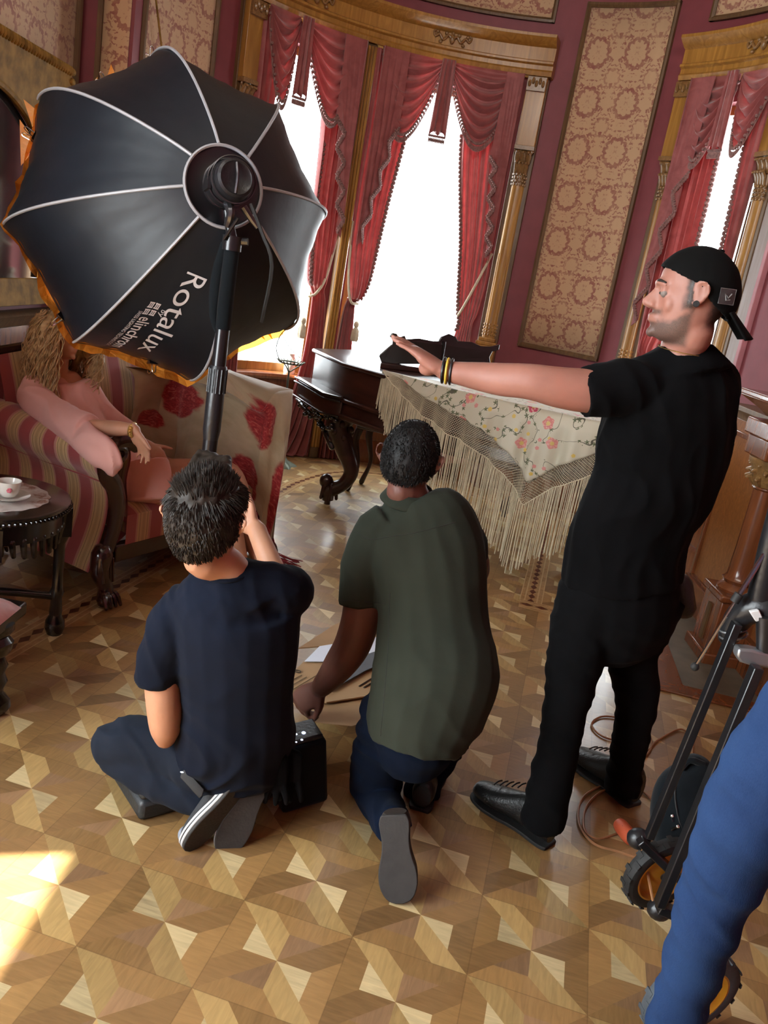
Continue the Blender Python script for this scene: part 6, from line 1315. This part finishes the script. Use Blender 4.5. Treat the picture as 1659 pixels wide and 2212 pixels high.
for sg in (-1, 1):
    A_ = [pel + V(.16 * sg, .02, .40), pel + V(.19 * sg, -.08, .16), pel + V(.12 * sg, -.18, .02)]; b.tube(A_, [.045, .038, .026], 12, smooth=3, dome=True); hand(b, A_[-1], (-.3 * sg, .9, .1), (-.4 * sg, 0, .9), (-sg, -.2, 0), sc=.9, curl=(.5,) * 4)
link('body', remesh(b, .0075, 4), M['skin_light'], mj)
t = MB(); tp(t, J1, SX, dome=True); t.tube([an + V(0, 0, .04), V(an.x, an.y, .05)], [.052, .055], 12); t.tube(J2, [.095, .085, .065, .055, .052], 14, smooth=3); t.tube([pel + V(0, 0, -.06), pel + V(0, 0, .10)], [(.155, .115), (.145, .105)], 14, width=SX)
jn = link('jeans', remesh(t, .008, 3, lambda co, n: n * (.006 * mnoise.noise(Vector((co.x * 9, co.y * 9, co.z * 14))) + .005 * max(-.3, 1 - abs(mnoise.noise(Vector((co.x * 6, co.y * 6, co.z * 16 + co.x * 9)))) * 2.6))), M['denim'], mj)
s = MB(); s.tube([pel + V(0, 0, .06), pel + V(0, 0, .18), pel + V(0, .02, .36), pel + V(0, .02, .47)], [(.16, .12), (.135, .105), (.165, .115), (.10, .09)], 16, smooth=4)
for sg in (-1, 1): s.tube([pel + V(.13 * sg, .02, .41), pel + V(.19 * sg, .03, .24)], [.06, .055], 12)
link('t_shirt', remesh(s, .009, 4, folds(.006, 9, 9, 9, 6)), M['navy'], mj)
hairshell(HJ, lambda th: math.radians(lerp(110, 60, max(0, math.cos(th)))), 'hair_brown', mj, 'hair', (.088, .113, .122), vox=.008)
shoe(mj, V(an.x - .09, an.y + .22, 0), V(an.x + .02, an.y - .04, 0), (0, 0, 1), 'darkcanvas', 'sole', 'whitesole', .045, .27, 'sneaker'); shoe(mj, V(1.14, 1.30, 0), V(1.23, 1.04, 0), (0, 0, 1), 'darkcanvas', 'sole', 'whitesole', .045, .27, 'sneaker')
# ================================================================ PROPS ROUND THE PEOPLE
# hard case under the knee
N0, L0 = fl(300, 1778), fl(232, 1668); d1 = (L0 - N0); Rr = d1.length; d1.normalize(); d2 = V(-d1.y, d1.x, 0) * -1
if d2.x < 0: d2 = -d2
cs_ = root('hard_case', N0, 'black hard plastic case lying under the knee of the man in navy', 'case')
m = MB(); rot = Matrix((d1, d2, UPV)).transposed(); c = N0 + d1 * Rr / 2 + d2 * .115
m.box(c + V(0, 0, .033), (Rr, .23, .066), rot); obj('base_shell', m, M['case_plastic'], cs_, bevel=.016); m = MB(); m.box(c + V(0, 0, .088), (Rr, .23, .036), rot); obj('lid_shell', m, M['case_plastic'], cs_, bevel=.014)
m = MB(); m.box(c - d1 * (Rr / 2 + .004) + V(0, 0, .07), (.012, .06, .035), rot); m.box(c + d1 * 0 + V(0, 0, .109), (Rr * .5, .12, .006), rot); obj('latch', m, M['case_plastic'], cs_, bevel=.003)
# battery pack with glowing lights
bp = V(-.138, 2.30, 0); bk = root('battery_pack', bp, 'black flash battery pack with glowing blue-white lights behind the kneeling man', 'battery pack')
rot = Matrix.Rotation(math.radians(28), 3, 'Z') @ Matrix.Rotation(math.radians(-10), 3, 'Y'); m = MB(); m.box(bp + V(.01, 0, .125), (.155, .115, .235), rot); obj('pack_body', m, M['bag'], bk, bevel=.014)
tpc = bp + rot @ V(0, 0, .125) + V(.01, 0, .125); m = MB(); m.box(tpc, (.135, .095, .018), rot); pan = obj('control_panel', m, M['black_plastic'], bk, bevel=.005)
for i, (x, y, r) in enumerate(((656, 1583, .0068), (652, 1598, .0042), (640, 1586, .0038), (636, 1591, .0032), (633, 1604, .0056), (628, 1600, .004), (620, 1594, .0034), (640, 1603, .003))):
    zpl = tpc.z + .012; n_ = rot @ V(0, 0, 1); o0 = V(0, 0, HC); d = ray(x, y); t_ = ((tpc + n_ * .010) - o0).dot(n_) / d.dot(n_); q = o0 + d * t_; m = MB(); m.ball(q, (r, r, r * .5), 8, 5); obj('indicator_light', m, M['led'], pan)
# work gloves hanging behind the hip
gb = at(606, 1690, 2.10); gv = root('work_gloves', gb, 'pair of black work gloves hanging from the kneeling man\'s belt', 'gloves')
for i, (x, y) in enumerate(((596, 1655), (628, 1650))):
    m = MB(); p = at(x, y, 2.10 + i * .03); m.tube([p + V(0, 0, .035), p, p - V(0, 0, .05)], [(.032, .014), (.038, .017), (.042, .016)], 12, dome=True, smooth=3)
    for k in range(4): q = p + V((k - 1.5) * .019, 0, -.05); m.tube([q, q + V((k - 1.5) * .010, -.01, -.04), q + V((k - 1.5) * .012, -.004, -.075 + .008 * abs(k - 1.5))], [.0115, .0105, .008], 8, dome=True, smooth=3)
    m.tube([p + V(-.03, 0, -.02), p + V(-.055, -.008, -.05)], [.012, .009], 8, dome=True); link('glove', remesh(m, .004, 3), M['blackcotton'], gv)
# cardboard sheets
def pl(x, y, off=0.0):
    n = V(0, .10, 1).normalized(); p0 = V(0, 2.50, .165 + off); d = ray(x, y); o0 = V(0, 0, HC); return o0 + d * ((p0 - o0).dot(n) / d.dot(n))
def sheet(name, label, cat, pts, off, mat, th=.006, grp='sheets held by the man in olive', fold=0):
    P = [pl(x, y, off) for x, y in pts]; m = MB(); m.prism(P, V(0, .10, 1).normalized() * th); return tag(obj(name, m, M[mat], smooth=False, bevel=.001), label, cat, grp)
sheet('cardboard_sheet', 'flat brown cardboard piece behind the hand, folded corner pointing left', 'cardboard', [(645, 1402), (722, 1352), (830, 1310), (840, 1378), (700, 1398)], .0, 'card')
cd = sheet('cardboard_sheet', 'brown cardboard with dark printed mark, gripped by the man in olive', 'cardboard', [(620, 1468), (657, 1430), (845, 1418), (850, 1512), (800, 1505), (705, 1520), (628, 1508)], .012, 'card')
sheet('foil_sheet', 'shiny silver-white reflector strip between the cardboard pieces', 'reflector', [(657, 1430), (690, 1397), (845, 1372), (845, 1404), (700, 1430)], .022, 'silver', .003)
sheet('grey_board', 'dark grey board lying over the cardboard beside the olive shirt', 'board', [(696, 1492), (800, 1412), (850, 1396), (850, 1424), (790, 1450), (720, 1490)], .030, 'slate', .004)
sheet('paper_sheet', 'creased tan packing paper hanging below the fist', 'paper', [(625, 1508), (720, 1500), (850, 1478), (850, 1535), (760, 1570), (668, 1560), (640, 1530)], .002, 'card', .002)
m = MB(); c = pl(643, 1450, .022); m.tube([c + V(.012 * math.cos(a), .012 * math.sin(a) * .94, .012 * math.sin(a) * -.10) for a in np.linspace(0, 2 * PI, 15)[:-1]], .0022, 5, closed=True)
for (x0, y0), (x1, y1) in (((626, 1472), (652, 1458)), ((628, 1482), (662, 1462)), ((632, 1490), (690, 1455)), ((776, 1482), (812, 1460)), ((786, 1485), (815, 1468))): m.tube([pl(x0, y0, .021), pl(x1, y1, .021)], .0014 if x0 < 700 else .0035, 4)
obj('printed_marks', m, M['ink'], cd)
# extension cord loops and plug
m = MB(); P = [fl(x, y, .006) for x, y in ((1659, 1740), (1560, 1690), (1500, 1640), (1496, 1600), (1470, 1575), (1420, 1600), (1395, 1622), (1350, 1605), (1300, 1590), (1278, 1565), (1300, 1548), (1340, 1552), (1390, 1570), (1405, 1620), (1330, 1680), (1262, 1720), (1250, 1775), (1280, 1820), (1330, 1838), (1390, 1850), (1420, 1800), (1415, 1740), (1370, 1700), (1310, 1705), (1268, 1740), (1262, 1790), (1290, 1812), (1335, 1800))]
m.tube(P, .0042, 6, smooth=7); tag(obj('extension_cord', m, M['cord']), 'thin tan extension cord looping over the floor by the boots', 'cord')
pp = fl(1352, 1808, .0); m = MB(); a_, b_ = fl(1336, 1778, .026), fl(1366, 1815, .026); m.tube([a_, a_.lerp(b_, .2), a_.lerp(b_, .8), b_], [.021, .025, .026, .022], 14); pg = tag(obj('plug_socket', m, M['orange'], bevel=.003), 'orange socket end of the extension cord beside the black wheel', 'socket')
m = MB(); d = (b_ - a_).normalized(); 
for k in (.25, .5): q = a_.lerp(b_, k) + V(-.006, -.018, .018); m.box(q, (.004, .010, .006))
obj('socket_slots', m, M['rubber'], pg)
# rolling cart with bars, wheels and a bag
ct = root('equipment_cart', V(1.08, 1.95, 0), 'black folding equipment cart with square bars and amber-hubbed wheels, right edge', 'cart')
def bar(p, q, w, name, mat='black_metal'):
    d = (q - p).normalized(); s_ = d.cross(V(0, 1, 0)).normalized(); n_ = d.cross(s_); m = MB(); m.box((p + q) / 2, (w, w * 1.3, (q - p).length), Matrix((s_, n_, d)).transposed()); return obj(name, m, M[mat], ct, bevel=.003)
A0, A1 = at(1592, 1345, 1.90), at(1402, 1808, 1.92); bar(A0, A1, .021, 'frame_bar'); B0, B1 = at(1636, 1440, 1.84), at(1424, 1955, 1.84); bar(B0, B1, .024, 'frame_bar')
bar(at(1382, 1815, 1.93), at(1470, 1900, 1.93), .022, 'axle_bracket'); bar(at(1422, 1958, 1.85), at(1500, 1990, 1.85), .026, 'axle_bracket')
def wheel(c, ax, R_, name, tyre, wd=.042):
    ax = Vector(ax).normalized(); a = V(0, 0, 1).cross(ax).normalized(); b_ = ax.cross(a); Mx = Matrix((a, b_, ax)).transposed(); m = MB()
    prof = [(R_ * .74, -wd * .42), (R_ * .88, -wd * .5), (R_ * .97, -wd * .38), (R_, -wd * .12), (R_, wd * .12), (R_ * .97, wd * .38), (R_ * .88, wd * .5), (R_ * .74, wd * .42), (R_ * .74, -wd * .42)]
    m.lathe(prof, c, 48, Mx)
    for k in range(30):
        q = 2 * PI * k / 30; d = a * math.cos(q) + b_ * math.sin(q); m.box(c + d * R_ * .992 + ax * wd * .2 * (1 if k % 2 else -1), (.004, .014, wd * .5), Matrix((d, ax.cross(d), ax)).transposed())
    w = obj('wheel', m, M[tyre], ct); m = MB(); m.lathe([(.012, -wd * .3), (R_ * .3, -wd * .25), (R_ * .62, -wd * .1), (R_ * .70, -wd * .42), (R_ * .76, -wd * .40), (R_ * .76, wd * .40), (R_ * .70, wd * .42), (R_ * .62, wd * .1), (R_ * .3, wd * .25), (.012, wd * .3)], c, 40, Mx); obj('hub', m, M['amber'], w)
    m = MB(); m.tube([c - ax * wd * .5, c + ax * wd * .5], .014, 12); obj('axle', m, M['black_metal'], w)
wheel(at(1430, 1885, 1.98), (.36, -.90, -.12), .118, 'w', 'rubber'); wheel(at(1492, 2150, 1.64), (.36, -.90, -.12), .130, 'w', 'grey_tyre')
m = MB(); m.tube([at(1386, 1822, 1.98), at(1413, 1958, 1.92)], .004, 6); obj('brake_wire', m, M['cord'], ct)
for x, y, Y in ((1380, 1812, 2.0), (1424, 1965, 1.92)): m = MB(); m.ball(at(x, y, Y), (.034, .03, .03), 12, 8); obj('joint_knob', m, M['black_plastic'], ct)
cl_ = root('clamp_bundle', at(1610, 1340, 1.93), 'grey and black clamps with a white tab fastened at the top of the cart bars', 'clamp')
m = MB(); m.tube([at(1575, 1372, 1.95), at(1600, 1330, 1.94), at(1640, 1310, 1.92), at(1690, 1330, 1.9)], [.028, .034, .04, .04], 12, smooth=3, dome=True); m.tube([at(1640, 1300, 1.92), at(1665, 1180, 1.9), at(1700, 1050, 1.9)], [.030, .027, .027], 14); obj('black_knuckle', m, M['black_plastic'], cl_)
m = MB(); m.prism([at(1620, 1322, 1.87), at(1640, 1318, 1.87), at(1650, 1338, 1.87), at(1634, 1344, 1.87)], (.0, .012, .0)); obj('white_tab', m, M['white_fabric'], cl_, bevel=.002)
m = MB()
for k in range(2):
    c = at(1585, 1358 + k * 14, 1.94); m.tube([c + V(.030 * math.cos(a), .026 * math.sin(a), .012 * math.cos(a)) for a in np.linspace(0, 2 * PI, 17)[:-1]], .003, 5, closed=True)
obj('wire_rings', m, M['grey_metal'], cl_)
m = MB(); m.prism([at(1592, 1420, 1.86), at(1596, 1402, 1.86), at(1625, 1404, 1.86), at(1680, 1418, 1.86), at(1680, 1448, 1.86), at(1625, 1440, 1.86), at(1600, 1432, 1.86)], (.0, .035, .0)); obj('grey_jaw', m, M['grey_metal'], cl_, bevel=.006)
m = MB(); m.tube([at(1655, 1330, 1.88), at(1650, 1410, 1.88)], [.024, .018], 10); m.ball(at(1632, 1458, 1.87), .012, 8, 6); obj('clamp_screw', m, M['steel'], cl_)
rd = root('chrome_rod', at(1580, 1310, 1.90), 'thin chrome rod with black ball end leaning across the hearth, right edge', 'rod')
m = MB(); m.tube([at(1503, 1436, 1.92), at(1595, 1288, 1.90)], .0042, 8); m.tube([at(1592, 1292, 1.90), at(1700, 1118, 1.88)], .006, 8); obj('rod_tube', m, M['chrome'], rd); m = MB(); m.tube([at(1586, 1300, 1.90), at(1597, 1283, 1.90)], .011, 10); obj('collar', m, M['rubber'], rd); m = MB(); m.ball(at(1501, 1440, 1.92), .011, 10, 8); obj('ball_end', m, M['rubber'], rd)
# bag on the cart
bg = at(1462, 1748, 2.0); bag = root('shoulder_bag', bg, 'dark padded bag with zip strapped to the cart behind the jeans', 'bag')
m = MB(); m.tube([at(1505, 1665, 2.20), at(1480, 1705, 2.20), at(1470, 1760, 2.18), at(1470, 1815, 2.17), at(1480, 1860, 2.16)], [(.055, .05), (.085, .07), (.090, .075), (.075, .07), (.05, .05)], 18, smooth=4, dome=True, width=(1, 0, .2)); link('bag_body', remesh(m, .008, 4, folds(.006, 8, 8, 8, 8)), M['bag'], bag)
from mathutils.bvhtree import BVHTree
_b = bag.children[0].data; bv = BVHTree.FromPolygons([v.co for v in _b.vertices], [tuple(p.vertices) for p in _b.polygons])
def onb(x, y):
    d = ray(x, y).normalized(); h = bv.ray_cast(V(0, 0, HC), d); return (h[0] if h[0] is not None else at(x, y, 1.95)) - d * .002
m = MB(); m.tube([onb(x, y) for x, y in ((1466, 1672), (1458, 1710), (1464, 1760), (1480, 1810))], .0025, 5, smooth=3); obj('zip', m, M['rubber'], bag); m = MB(); m.ball(onb(1452, 1762), .006, 7, 5); m.tube([onb(1452, 1762), onb(1454, 1775)], .003, 5); m.ball(onb(1464, 1785), .006, 7, 5); m.tube([onb(1450, 1793), onb(1464, 1785)], .0035, 5); obj('zip_pulls', m, M['chrome'], bag)
m = MB(); m.tube([at(1470, 1660, 2.17), at(1490, 1642, 2.17), at(1520, 1652, 2.18)], .010, 7, smooth=3); obj('handle', m, M['bag'], bag)
